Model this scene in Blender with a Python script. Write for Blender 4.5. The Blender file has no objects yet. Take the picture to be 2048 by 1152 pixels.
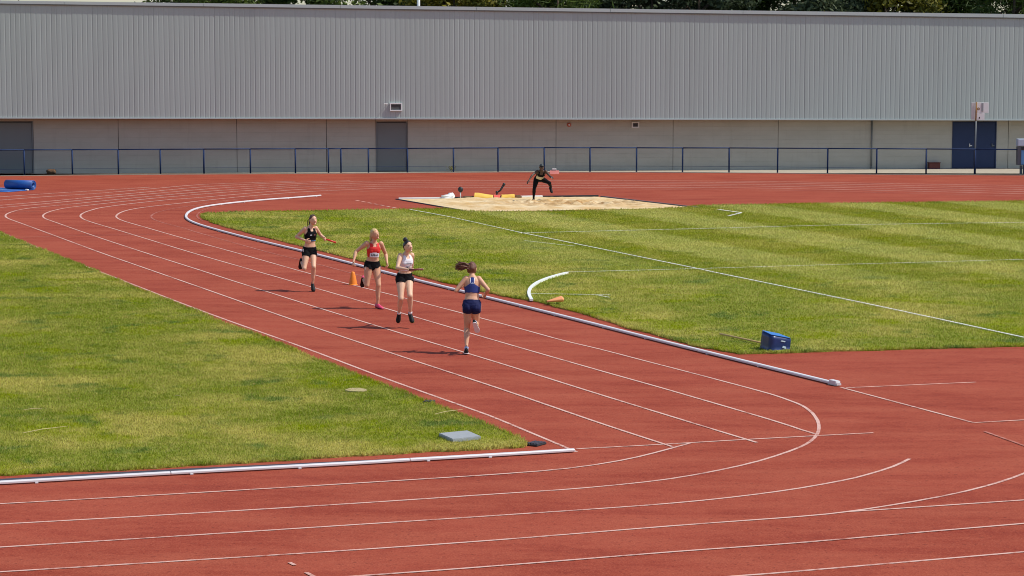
import bpy, bmesh, math, random
import numpy as np
from mathutils import Vector, Matrix, Quaternion, kdtree, noise
random.seed(7); rng = np.random.default_rng(7)
R = math.radians
C = bpy.context.scene.collection
S = bpy.context.scene

# ------------------------------------------------------------------ camera
CAM_H, CAM_F, HORIZON = 5.3, 4700.0, 105.0            # eye height (m), focal length (px of a 2048 wide frame)
PITCH = math.atan((576 - HORIZON) / CAM_F)
cd = bpy.data.cameras.new('camera'); cam = bpy.data.objects.new('camera', cd); C.objects.link(cam)
cam.location = (0, 0, CAM_H); cam.rotation_euler = (math.pi / 2 - PITCH, 0, 0)
cd.sensor_width = 36; cd.lens = CAM_F / 2048 * 36; cd.clip_start = 0.5; cd.clip_end = 2000
S.camera = cam
# ------------------------------------------------------------------ sky and sun
SUN_EL = R(53)
sun_from = Vector((1.0, -0.13, 0)).normalized() * math.cos(SUN_EL) + Vector((0, 0, math.sin(SUN_EL)))
w = bpy.data.worlds.new('World'); S.world = w; w.use_nodes = True
nt = w.node_tree; bg = nt.nodes['Background']
sky = nt.nodes.new('ShaderNodeTexSky'); sky.sky_type = 'NISHITA'; sky.sun_disc = False
sky.sun_elevation = SUN_EL; sky.sun_rotation = math.atan2(sun_from.x, sun_from.y)
sky.air_density = 1.0; sky.dust_density = 0.9; sky.ozone_density = 1.0
nt.links.new(sky.outputs[0], bg.inputs[0]); bg.inputs[1].default_value = 0.125
sl = bpy.data.lights.new('sun', 'SUN'); sl.energy = 3.6; sl.angle = R(0.6); sl.color = (1.0, 0.95, 0.85)
so = bpy.data.objects.new('sun', sl); C.objects.link(so)
so.rotation_euler = (-sun_from).to_track_quat('-Z', 'Y').to_euler()
so.location = (40, -5, 60)
S.view_settings.view_transform = 'Standard'; S.view_settings.look = 'None'
S.view_settings.exposure = 0.16; S.view_settings.gamma = 1.0
S.render.engine = 'CYCLES'; S.cycles.filter_width = 1.0

# ------------------------------------------------------------------ survey helpers
_c, _s = math.cos(PITCH), math.sin(PITCH)
def ray(u, v):
    a = (u - 1024) / CAM_F; b = (576 - v) / CAM_F
    return Vector((a, _c + _s * b, -_s + _c * b))
def G(u, v, z=0.0):                       # point of the level ground seen at u,v
    d = ray(u, v); t = (z - CAM_H) / d.z
    return Vector((d.x * t, d.y * t, z))
def A(u, v, Y):                           # point at distance Y
    d = ray(u, v); t = Y / d.y
    return Vector((d.x * t, Y, CAM_H + d.z * t))

# ------------------------------------------------------------------ object helpers
def link(o, parent=None):
    C.objects.link(o)
    if parent is not None: o.parent = parent
    return o
def tag(o, label=None, cat=None, group=None, kind=None):
    if label: o['label'] = label
    if cat: o['category'] = cat
    if group: o['group'] = group
    if kind: o['kind'] = kind
    return o
def empty(name, loc=(0, 0, 0), rz=0, label=None, cat=None, group=None):
    o = bpy.data.objects.new(name, None); o.location = loc; o.rotation_euler = (0, 0, rz)
    o.empty_display_size = 0.2
    link(o); return tag(o, label, cat, group)
def obj(name, bm, m, parent=None, smooth=False, loc=None):
    me = bpy.data.meshes.new(name)
    bmesh.ops.recalc_face_normals(bm, faces=bm.faces)
    bm.to_mesh(me); bm.free()
    if smooth: me.shade_smooth()
    for x in (m if isinstance(m, (list, tuple)) else [m]): me.materials.append(x)
    o = bpy.data.objects.new(name, me)
    if loc is not None: o.location = loc
    return link(o, parent)
def pyobj(name, vs, fs, m, parent=None, smooth=False):
    me = bpy.data.meshes.new(name); me.from_pydata([tuple(v) for v in vs], [], fs); me.update()
    if smooth: me.shade_smooth()
    me.materials.append(m)
    return link(bpy.data.objects.new(name, me), parent)
def box(bm, x0, x1, y0, y1, z0, z1, bev=0.0, M=None):
    vs = [bm.verts.new((x, y, z)) for x in (x0, x1) for y in (y0, y1) for z in (z0, z1)]
    fs = [bm.faces.new([vs[i] for i in q]) for q in ((0,1,3,2),(4,6,7,5),(0,4,5,1),(2,3,7,6),(0,2,6,4),(1,5,7,3))]
    if M is not None: bmesh.ops.transform(bm, matrix=M, verts=vs)
    if bev > 0:
        es = {e for f in fs for e in f.edges}
        bmesh.ops.bevel(bm, geom=list(es), offset=bev, segments=2, affect='EDGES', profile=0.6)
    return bm
def nb(): return bmesh.new()
def frame(d, hint=Vector((0, 0, 1))):
    d = d.normalized()
    if abs(d.dot(hint)) > 0.95: hint = Vector((1, 0, 0)) if abs(d.x) < 0.9 else Vector((0, 1, 0))
    s = d.cross(hint).normalized(); n = s.cross(d).normalized()
    return s, n
def tube(bm, pts, rad, n=8, cap=True):    # pts list of Vector, rad number or list
    pts = [Vector(p) for p in pts]; k = len(pts)
    if not hasattr(rad, '__len__'): rad = [rad] * k
    rings = []; s0 = None
    for i, p in enumerate(pts):
        d = (pts[min(i + 1, k - 1)] - pts[max(i - 1, 0)])
        if d.length < 1e-9: d = Vector((0, 0, 1))
        d.normalize()
        if s0 is None: s, q = frame(d)
        else:
            s = (s0 - d * s0.dot(d)); s = s.normalized() if s.length > 1e-6 else frame(d)[0]
            q = s.cross(d).normalized()
        s0 = s
        rings.append([bm.verts.new(p + (s * math.cos(a) + q * math.sin(a)) * rad[i]) for a in (2 * math.pi * j / n for j in range(n))])
    for a, b in zip(rings, rings[1:]):
        for j in range(n): bm.faces.new((a[j], a[(j + 1) % n], b[(j + 1) % n], b[j]))
    if cap:
        bm.faces.new(rings[0][::-1]); bm.faces.new(rings[-1])
    return rings
def lathe(bm, prof, n=24, M=None):        # prof: (radius, height)
    rings = []; vs = []
    for r, z in prof:
        ring = [bm.verts.new((r * math.cos(a), r * math.sin(a), z)) for a in (2 * math.pi * j / n for j in range(n))]
        rings.append(ring); vs += ring
    for a, b in zip(rings, rings[1:]):
        for j in range(n): bm.faces.new((a[j], a[(j + 1) % n], b[(j + 1) % n], b[j]))
    if M is not None: bmesh.ops.transform(bm, matrix=M, verts=vs)
    return vs
def smooth_path(P, step=0.5):             # Catmull-Rom through ground points
    P = [Vector(p) for p in P]
    if len(P) == 2:
        n = max(2, int((P[1] - P[0]).length / step)); return [P[0].lerp(P[1], i / n) for i in range(n + 1)]
    out = []
    for i in range(len(P) - 1):
        p0 = P[i - 1] if i else P[0] * 2 - P[1]; p1, p2 = P[i], P[i + 1]
        p3 = P[i + 2] if i + 2 < len(P) else P[-1] * 2 - P[-2]
        n = max(2, int((p2 - p1).length / step))
        for j in range(n):
            t = j / n
            out.append(0.5 * ((2 * p1) + (p2 - p0) * t + (2 * p0 - 5 * p1 + 4 * p2 - p3) * t * t + (3 * p1 - p0 - 3 * p2 + p3) * t ** 3))
    out.append(P[-1]); return out

# ------------------------------------------------------------------ materials
def mat(name, col, rough=0.7, var=0.12, scale=6.0, bump=0.0, bscale=None, metal=0.0, spec=0.5, coat=0.0):
    m = bpy.data.materials.new(name); m.use_nodes = True; t = m.node_tree; N = t.nodes; L = t.links
    b = N['Principled BSDF']; b.inputs['Roughness'].default_value = rough; b.inputs['Metallic'].default_value = metal
    b.inputs['Specular IOR Level'].default_value = spec; b.inputs['Coat Weight'].default_value = coat
    tc = N.new('ShaderNodeTexCoord'); nz = N.new('ShaderNodeTexNoise'); nz.inputs['Scale'].default_value = scale
    nz.inputs['Detail'].default_value = 5
    L.new(tc.outputs['Object'], nz.inputs['Vector'])
    mx = N.new('ShaderNodeMix'); mx.data_type = 'RGBA'
    c = Vector(col)
    mx.inputs[6].default_value = (*(c * (1 - var)), 1); mx.inputs[7].default_value = (*(c * (1 + var)), 1)
    L.new(nz.outputs[0], mx.inputs[0]); L.new(mx.outputs[2], b.inputs['Base Color'])
    if bump:
        n2 = N.new('ShaderNodeTexNoise'); n2.inputs['Scale'].default_value = bscale or scale * 6; n2.inputs['Detail'].default_value = 3
        L.new(tc.outputs['Object'], n2.inputs['Vector'])
        bp = N.new('ShaderNodeBump'); bp.inputs['Strength'].default_value = bump; bp.inputs['Distance'].default_value = 0.01
        L.new(n2.outputs[0], bp.inputs['Height']); L.new(bp.outputs[0], b.inputs['Normal'])
    return m
def nodes_of(m): return m.node_tree.nodes, m.node_tree.links, m.node_tree.nodes['Principled BSDF']
def ramp(N, L, src, stops):
    r = N.new('ShaderNodeValToRGB'); e = r.color_ramp.elements
    while len(e) < len(stops): e.new(0.5)
    for k, (p, c) in zip(e, stops): k.position = p; k.color = (*c, 1)
    L.new(src, r.inputs[0]); return r.outputs[0]
def wnoise(N, L, scale, detail=4, rough=0.55, stretch=None, dim='3D'):
    g = N.new('ShaderNodeNewGeometry'); src = g.outputs['Position']
    if stretch:
        mp = N.new('ShaderNodeMapping'); mp.inputs['Scale'].default_value = stretch[0]; mp.inputs['Rotation'].default_value = (0, 0, stretch[1])
        L.new(src, mp.inputs[0]); src = mp.outputs[0]
    n = N.new('ShaderNodeTexNoise'); n.inputs['Scale'].default_value = scale; n.inputs['Detail'].default_value = detail
    n.inputs['Roughness'].default_value = rough; L.new(src, n.inputs['Vector'])
    return n.outputs[0]
def mixc(N, L, f, a, b, mode='MIX'):
    m = N.new('ShaderNodeMix'); m.data_type = 'RGBA'; m.blend_type = mode
    for i, x in ((0, f), (6, a), (7, b)):
        if isinstance(x, (int, float)): m.inputs[i].default_value = x
        elif isinstance(x, tuple): m.inputs[i].default_value = (*x, 1)
        else: L.new(x, m.inputs[i])
    return m.outputs[2]
def mapr(N, L, v, a, b, c=0.0, d=1.0):
    m = N.new('ShaderNodeMapRange'); m.inputs[1].default_value = a; m.inputs[2].default_value = b
    m.inputs[3].default_value = c; m.inputs[4].default_value = d; L.new(v, m.inputs[0]); return m.outputs[0]

# red rubber running surface
def track_colour(N, L):
    big = wnoise(N, L, 0.3, 5, 0.6); streak = wnoise(N, L, 1.1, 5, 0.65, ((0.4, 1.3, 1), R(3)))
    mid = wnoise(N, L, 7, 4, 0.75); grain = wnoise(N, L, 38, 3, 0.8); speck = wnoise(N, L, 16, 2, 0.6)
    c = mixc(N, L, mapr(N, L, big, 0.38, 0.62), (0.2600, 0.0411, 0.0212), (0.3143, 0.0575, 0.0315))
    c = mixc(N, L, mapr(N, L, streak, 0.42, 0.66, 0, 0.75), c, (0.3607, 0.0853, 0.0464))
    c = mixc(N, L, mapr(N, L, streak, 0.46, 0.28, 0, 0.7), c, (0.2095, 0.0298, 0.0173))
    c = mixc(N, L, mapr(N, L, mid, 0.48, 0.72, 0, 0.45), c, (0.3802, 0.0863, 0.0457))
    c = mixc(N, L, mapr(N, L, mid, 0.46, 0.26, 0, 0.5), c, (0.1939, 0.0278, 0.0158))
    c = mixc(N, L, mapr(N, L, speck, 0.60, 0.72, 0, 0.7), c, (0.1318, 0.0225, 0.0142))
    c = mixc(N, L, mapr(N, L, grain, 0.52, 0.72, 0, 0.6), c, (0.4656, 0.1366, 0.0724))
    c = mixc(N, L, mapr(N, L, grain, 0.48, 0.28, 0, 0.5), c, (0.1397, 0.0216, 0.0135))
    return c, grain
M_track = mat('red_rubber', (0.4, 0.08, 0.06), 0.95, spec=0.15)
N, L, b = nodes_of(M_track); c, g = track_colour(N, L); L.new(c, b.inputs['Base Color'])
bp = N.new('ShaderNodeBump'); bp.inputs['Strength'].default_value = 0.35; bp.inputs['Distance'].default_value = 0.006
L.new(g, bp.inputs['Height']); L.new(bp.outputs[0], b.inputs['Normal'])
def paint_mat(name, col, wear):           # line paint on the rubber, rubbed through in places
    m = mat(name, col, 0.85, spec=0.2); N, L, b = nodes_of(m)
    tc, g = track_colour(N, L)
    n1 = wnoise(N, L, 9, 4, 0.7); n2 = wnoise(N, L, 0.8, 3, 0.6)
    mm = N.new('ShaderNodeMath'); mm.operation = 'MULTIPLY_ADD'; L.new(n2, mm.inputs[0]); mm.inputs[1].default_value = 0.7; L.new(n1, mm.inputs[2])
    f = mapr(N, L, mm.outputs[0], wear - 0.12, wear + 0.16, 0.0, 0.85)
    L.new(mixc(N, L, f, col, tc), b.inputs['Base Color']); return m
M_line = paint_mat('line_paint', (0.64, 0.40, 0.34), 0.95)
M_line_far = paint_mat('line_paint_thin', (0.66, 0.36, 0.30), 0.95)
M_faint = paint_mat('line_paint_worn', (0.50, 0.22, 0.18), 0.76)
M_wline = mat('white_line_paint', (0.74, 0.74, 0.66), 0.85, 0.1, 20)

M_earth = mat('earth', (0.20, 0.16, 0.11), 0.95, 0.3, 1.5, 0.4)
M_concrete = mat('concrete', (0.40, 0.35, 0.27), 0.9, 0.25, 2.5, 0.3)
# turf: ground and blades share a colour built from world position
def turf_colour(N, L):
    n1 = wnoise(N, L, 0.30, 5, 0.66); n2 = wnoise(N, L, 1.3, 5, 0.66); n3 = wnoise(N, L, 6.0, 3, 0.7); n4 = wnoise(N, L, 0.5, 5, 0.64, ((1, 1, 1), 1.1)); n5 = wnoise(N, L, 0.8, 5, 0.65, ((1, 1, 1), 2.3))
    c = mixc(N, L, mapr(N, L, n2, 0.36, 0.64), (0.2212, 0.2786, 0.0193), (0.3477, 0.3670, 0.0558))
    c = mixc(N, L, mapr(N, L, n1, 0.46, 0.60, 0, 0.88), c, (0.5419, 0.4737, 0.1188))           # dry straw patches
    c = mixc(N, L, mapr(N, L, n4, 0.52, 0.63, 0, 0.92), c, (0.2934, 0.3437, 0.0029))           # fresh patches
    c = mixc(N, L, mapr(N, L, n5, 0.44, 0.35, 0, 0.85), c, (0.1218, 0.2090, 0.0371))            # cool dark clover
    c = mixc(N, L, mapr(N, L, n3, 0.53, 0.70, 0, 0.45), c, (0.5600, 0.5016, 0.1486))
    c = mixc(N, L, mapr(N, L, n3, 0.46, 0.30, 0, 0.45), c, (0.1128, 0.1625, 0.0134))
    # mown bands across the infield, light off the leaning blades painted as colour
    g = N.new('ShaderNodeNewGeometry'); dt = N.new('ShaderNodeVectorMath'); dt.operation = 'DOT_PRODUCT'
    dt.inputs[1].default_value = (0.94, 0.34, 0); L.new(g.outputs['Position'], dt.inputs[0])
    sx = N.new('ShaderNodeSeparateXYZ'); L.new(g.outputs['Position'], sx.inputs[0])
    ad = N.new('ShaderNodeMath'); ad.operation = 'MULTIPLY_ADD'; L.new(n2, ad.inputs[0]); ad.inputs[1].default_value = 1.1; L.new(dt.outputs['Value'], ad.inputs[2])
    m1 = N.new('ShaderNodeMath'); m1.operation = 'MULTIPLY_ADD'; L.new(ad.outputs[0], m1.inputs[0]); m1.inputs[1].default_value = 2 * math.pi / 4.3
    m1.inputs[2].default_value = math.pi / 2 - 2 * math.pi / 4.3 * 29.1
    sn = N.new('ShaderNodeMath'); sn.operation = 'SINE'; L.new(m1.outputs[0], sn.inputs[0])
    fy = mapr(N, L, sx.outputs[1], 47, 62); fx = mapr(N, L, dt.outputs['Value'], 19, 25)
    f2 = N.new('ShaderNodeMath'); f2.operation = 'MULTIPLY'; L.new(fy, f2.inputs[0]); L.new(fx, f2.inputs[1])
    band = N.new('ShaderNodeMath'); band.operation = 'MULTIPLY'; L.new(mapr(N, L, sn.outputs[0], -0.35, 0.35, 1, 0), band.inputs[0]); L.new(f2.outputs[0], band.inputs[1])
    dark = N.new('ShaderNodeMath'); dark.operation = 'MULTIPLY'; L.new(mapr(N, L, sn.outputs[0], -0.2, 0.5, 0, 1), dark.inputs[0]); L.new(f2.outputs[0], dark.inputs[1])
    k = N.new('ShaderNodeMath'); k.operation = 'MULTIPLY'; L.new(band.outputs[0], k.inputs[0]); k.inputs[1].default_value = 0.58
    c = mixc(N, L, k.outputs[0], c, (0.5600, 0.5388, 0.1560))
    k2 = N.new('ShaderNodeMath'); k2.operation = 'MULTIPLY'; L.new(dark.outputs[0], k2.inputs[0]); k2.inputs[1].default_value = 0.5
    c = mixc(N, L, k2.outputs[0], c, (0.3071, 0.3204, 0.0163))
    return c
M_turf = mat('turf_ground', (0.15, 0.16, 0.04), 0.95, spec=0.1)
N, L, b = nodes_of(M_turf)
cc = turf_colour(N, L); L.new(mixc(N, L, 0.28, cc, (0.05, 0.045, 0.015)), b.inputs['Base Color'])
bp = N.new('ShaderNodeBump'); bp.inputs['Strength'].default_value = 0.8; bp.inputs['Distance'].default_value = 0.03
L.new(wnoise(N, L, 18, 4, 0.7), bp.inputs['Height']); L.new(bp.outputs[0], b.inputs['Normal'])
M_blade = mat('grass_blades', (0.15, 0.18, 0.04), 0.8, spec=0.06)
N, L, b = nodes_of(M_blade); cc = turf_colour(N, L)
at = N.new('ShaderNodeAttribute'); at.attribute_name = 'rnd'; ap = N.new('ShaderNodeAttribute'); ap.attribute_name = 'paint'
hs = N.new('ShaderNodeHueSaturation'); L.new(cc, hs.inputs['Color']); L.new(mapr(N, L, at.outputs['Fac'], 0, 1, 0.84, 1.3), hs.inputs['Value'])
L.new(mapr(N, L, at.outputs['Fac'], 0, 1, 0.485, 0.515), hs.inputs['Hue'])
dryb = mixc(N, L, mapr(N, L, at.outputs['Fac'], 0.86, 0.95), hs.outputs[0], (0.46, 0.38, 0.13))
L.new(mixc(N, L, ap.outputs['Fac'], dryb, (0.75, 0.76, 0.68)), b.inputs['Base Color'])
tr = N.new('ShaderNodeBsdfTranslucent'); L.new(dryb, tr.inputs[0]); ms = N.new('ShaderNodeMixShader'); ms.inputs[0].default_value = 0.4
out = N['Material Output']; L.new(b.outputs[0], ms.inputs[1]); L.new(tr.outputs[0], ms.inputs[2]); L.new(ms.outputs[0], out.inputs[0])

M_kerb = mat('kerb_white_paint', (0.66, 0.64, 0.66), 0.45, 0.1, 3)
M_kerb_dull = mat('kerb_weathered_paint', (0.66, 0.63, 0.65), 0.6, 0.14, 4)
M_drain = mat('drain_rubber', (0.045, 0.042, 0.06), 0.7, 0.2, 5)
M_drain_edge = mat('rubber_edging', (0.16, 0.14, 0.15), 0.8, 0.2, 6)
M_sand = mat('sand', (0.66, 0.49, 0.27), 0.95, spec=0.1)
N, L, b = nodes_of(M_sand)
c = mixc(N, L, mapr(N, L, wnoise(N, L, 0.9, 5, 0.6), 0.38, 0.66), (0.74, 0.59, 0.37), (0.58, 0.38, 0.17))
c = mixc(N, L, mapr(N, L, wnoise(N, L, 9, 4, 0.7), 0.5, 0.8, 0, 0.5), c, (0.45, 0.28, 0.12))
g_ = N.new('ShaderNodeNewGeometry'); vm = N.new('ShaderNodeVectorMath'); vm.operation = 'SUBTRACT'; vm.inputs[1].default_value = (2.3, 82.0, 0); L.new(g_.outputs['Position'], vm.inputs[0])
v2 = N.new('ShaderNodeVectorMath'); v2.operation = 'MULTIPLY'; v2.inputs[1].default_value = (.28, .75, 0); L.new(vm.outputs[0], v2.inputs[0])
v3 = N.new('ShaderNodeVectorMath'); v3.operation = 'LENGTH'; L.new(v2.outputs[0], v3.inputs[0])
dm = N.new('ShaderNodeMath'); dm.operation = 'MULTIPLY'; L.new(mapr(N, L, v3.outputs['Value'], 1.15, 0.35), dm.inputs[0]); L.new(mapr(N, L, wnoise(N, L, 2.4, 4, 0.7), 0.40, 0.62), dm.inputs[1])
c = mixc(N, L, dm.outputs[0], c, (0.40, 0.22, 0.085)); L.new(c, b.inputs['Base Color'])  # brown patches paint the shade of footprints into the sand colour
bp = N.new('ShaderNodeBump'); bp.inputs['Strength'].default_value = 0.6; bp.inputs['Distance'].default_value = 0.03
L.new(wnoise(N, L, 14, 4, 0.7), bp.inputs['Height']); L.new(bp.outputs[0], b.inputs['Normal'])
M_clad = mat('grey_cladding', (0.40, 0.46, 0.46), 0.55, spec=0.35)
N, L, b = nodes_of(M_clad); oi = N.new('ShaderNodeObjectInfo')
c = mixc(N, L, oi.outputs['Random'], (0.378, 0.432, 0.420), (0.402, 0.458, 0.446))
c = mixc(N, L, mapr(N, L, wnoise(N, L, 2.2, 4, 0.6, ((1, 1, 0.05), 0)), 0.52, 0.75, 0, 0.45), c, (0.335, 0.375, 0.365)); L.new(c, b.inputs['Base Color'])
M_cap = mat('cladding_cap', (0.46, 0.52, 0.52), 0.5, 0.06, 0.8)
M_wall = mat('painted_blockwork', (0.325, 0.285, 0.245), 0.85, spec=0.2)
N, L, b = nodes_of(M_wall)
c = mixc(N, L, mapr(N, L, wnoise(N, L, 0.8, 5, 0.6, ((1, 1, 3), 0)), 0.3, 0.7), (0.395, 0.386, 0.33), (0.45, 0.44, 0.383))
c = mixc(N, L, mapr(N, L, wnoise(N, L, 5, 4, 0.6, ((1, 1, 0.12), 0)), 0.55, 0.8, 0, 0.35), c, (0.30, 0.275, 0.235)); L.new(c, b.inputs['Base Color'])
M_door = mat('grey_door', (0.15, 0.17, 0.175), 0.5, 0.08, 1.2)
M_bluedoor = mat('blue_door', (0.003, 0.020, 0.080), 0.6, 0.1, 1.5)
M_blue = mat('fence_blue', (0.016, 0.036, 0.105), 0.7, 0.2, 4, spec=.2)
M_white = mat('white_plastic', (0.80, 0.82, 0.81), 0.5, 0.05, 6)
M_offwhite = mat('weathered_white', (0.62, 0.62, 0.60), 0.7, 0.12, 5)
M_dark = mat('dark_louvre', (0.07, 0.07, 0.075), 0.6)
M_black = mat('black_rubber', (0.018, 0.018, 0.022), 0.55, 0.2, 12)
M_rust = mat('rusty_steel', (0.30, 0.16, 0.05), 0.85, 0.4, 18, 0.3)
M_redbrown = mat('red_brown_box', (0.10, 0.022, 0.018), 0.7)
M_brown = mat('brown_sacking', (0.13, 0.07, 0.035), 0.9, 0.3, 12, 0.4)
M_orange = mat('cone_orange', (0.82, 0.235, 0.012), 0.5, 0.06, 8)
M_peach = mat('faded_orange', (0.80, 0.33, 0.14), 0.7, 0.08, 10)
M_mat = mat('blue_mat', (0.012, 0.085, 0.33), 0.5, 0.12, 5)
M_mat_top = mat('blue_mat_face', (0.02, 0.15, 0.46), 0.5, 0.1, 5)
M_box = mat('blue_foam_cover', (0.006, 0.022, 0.115), 0.35, 0.15, 6)
M_box_top = mat('blue_foam_cover_top', (0.02, 0.17, 0.52), 0.4, 0.1, 6)
M_wood = mat('pale_wood', (0.62, 0.40, 0.16), 0.7, 0.15, 20)
M_slab = mat('grey_concrete_slab', (0.30, 0.32, 0.34), 0.85, 0.12, 14, 0.4, 80)
M_stone = mat('pale_flat_stone', (0.42, 0.34, 0.17), 0.95, 0.2, 9, 0.4)
M_yellow = mat('yellow_sack', (0.80, 0.50, 0.08), 0.6, 0.12, 6)
M_redcloth = mat('red_cloth', (0.70, 0.11, 0.08), 0.7, 0.15, 8)
M_pink = mat('faded_red_sign', (0.72, 0.24, 0.20), 0.7, 0.15, 8)
M_straw = mat('dry_straw', (0.55, 0.45, 0.22), 0.9, 0.15, 20)
M_bin_blue = mat('bin_blue', (0.09, 0.26, 0.50), 0.45, 0.12, 3)
M_bin_grey = mat('bin_grey', (0.10, 0.115, 0.13), 0.5, 0.1, 3)
M_bin_light = mat('bin_light', (0.45, 0.55, 0.66), 0.45, 0.06, 4)

# ================================================================== SETTING
def polysheet(name, pts, z, m, kind='structure'):
    bm = nb(); f = bm.faces.new([bm.verts.new((p[0], p[1], z)) for p in pts])
    bmesh.ops.triangulate(bm, faces=[f], ngon_method='EAR_CLIP')
    return tag(obj(name, bm, m), kind=kind)
tag(pyobj('ground', [(-900, -300, -0.02), (900, -300, -0.02), (900, 1500, -0.02), (-900, 1500, -0.02)], [(0, 1, 2, 3)], M_earth), kind='structure')

# back edge of the red surface below the fence
BACK = [(-200, 354), (0, 352.5), (145, 351), (321, 349.5), (501, 348.5), (737, 347), (996, 345), (1300, 345.3), (1555, 347), (1753, 349.5), (1950, 350.5), (2048, 351), (2250, 352)]
back = [G(*p) for p in BACK]
track = polysheet('running_track', [(-70, 4), (70, 4), (70, back[-1].y)] + [(p.x, p.y) for p in reversed(back)] + [(-70, back[0].y)], 0.0, M_track)
apron = polysheet('paved_apron', [(-70, 100.0)] + [(p.x, p.y - 0.4) for p in back] + [(70, 100.0), (70, 125), (-70, 125)], -0.006, M_concrete)
kb = nb()
for a, b2 in zip(back, back[1:]):
    d = (b2 - a).normalized(); n = Vector((-d.y, d.x, 0))
    vs = [bmv for bmv in (kb.verts.new(q) for q in (a, b2, b2 + n * 0.08, a + n * 0.08, a + Vector((0, 0, .03)), b2 + Vector((0, 0, .03)), b2 + n * 0.08 + Vector((0, 0, .03)), a + n * 0.08 + Vector((0, 0, .03))))]
    for q in ((0, 1, 5, 4), (4, 5, 6, 7), (3, 2, 6, 7)): kb.faces.new([vs[i] for i in q])
tag(obj('track_edging', kb, M_concrete), kind='structure')

# painted lines
def strip(name, px, width, m, z=0.004, widths=None, parent=track):
    P = smooth_path([G(u, v) for u, v in px], 0.35)
    if px[-1][0] > 2100: d = (P[-1] - P[-2]).normalized(); P += [P[-1] + d * k for k in range(1, 13)]      # lines that leave the frame run on
    if px[0][0] < -100: d = (P[0] - P[1]).normalized(); P = [P[0] + d * k for k in range(12, 0, -1)] + P
    vs, fs = [], []; n = len(P)
    for i, p in enumerate(P):
        d = (P[min(i + 1, n - 1)] - P[max(i - 1, 0)]).normalized(); s = Vector((-d.y, d.x, 0))
        w2 = width / 2 * (1 + 0.10 * noise.noise(p * 3.0)) * (1 + 0.9 * min(1, max(0, (p.y - 74) / 10)))
        vs += [p + s * w2 + Vector((0, 0, z)), p - s * w2 + Vector((0, 0, z))]
        if i: fs.append((2 * i - 2, 2 * i - 1, 2 * i + 1, 2 * i))
    return pyobj(name, vs, fs, m, parent)
KERB = [(641, 392.6), (586, 397), (545, 399.9), (504, 403.4), (463, 407.5), (422, 412.7), (395, 418.2), (378, 425.5), (372, 434), (376.5, 441), (390, 447.8), (412, 455.2), (450, 466), (504, 480), (602, 503.6), (706, 530), (832, 562.5), (1000, 604), (1136, 638), (1341, 690), (1546, 740.5), (1678, 773)]
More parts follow.
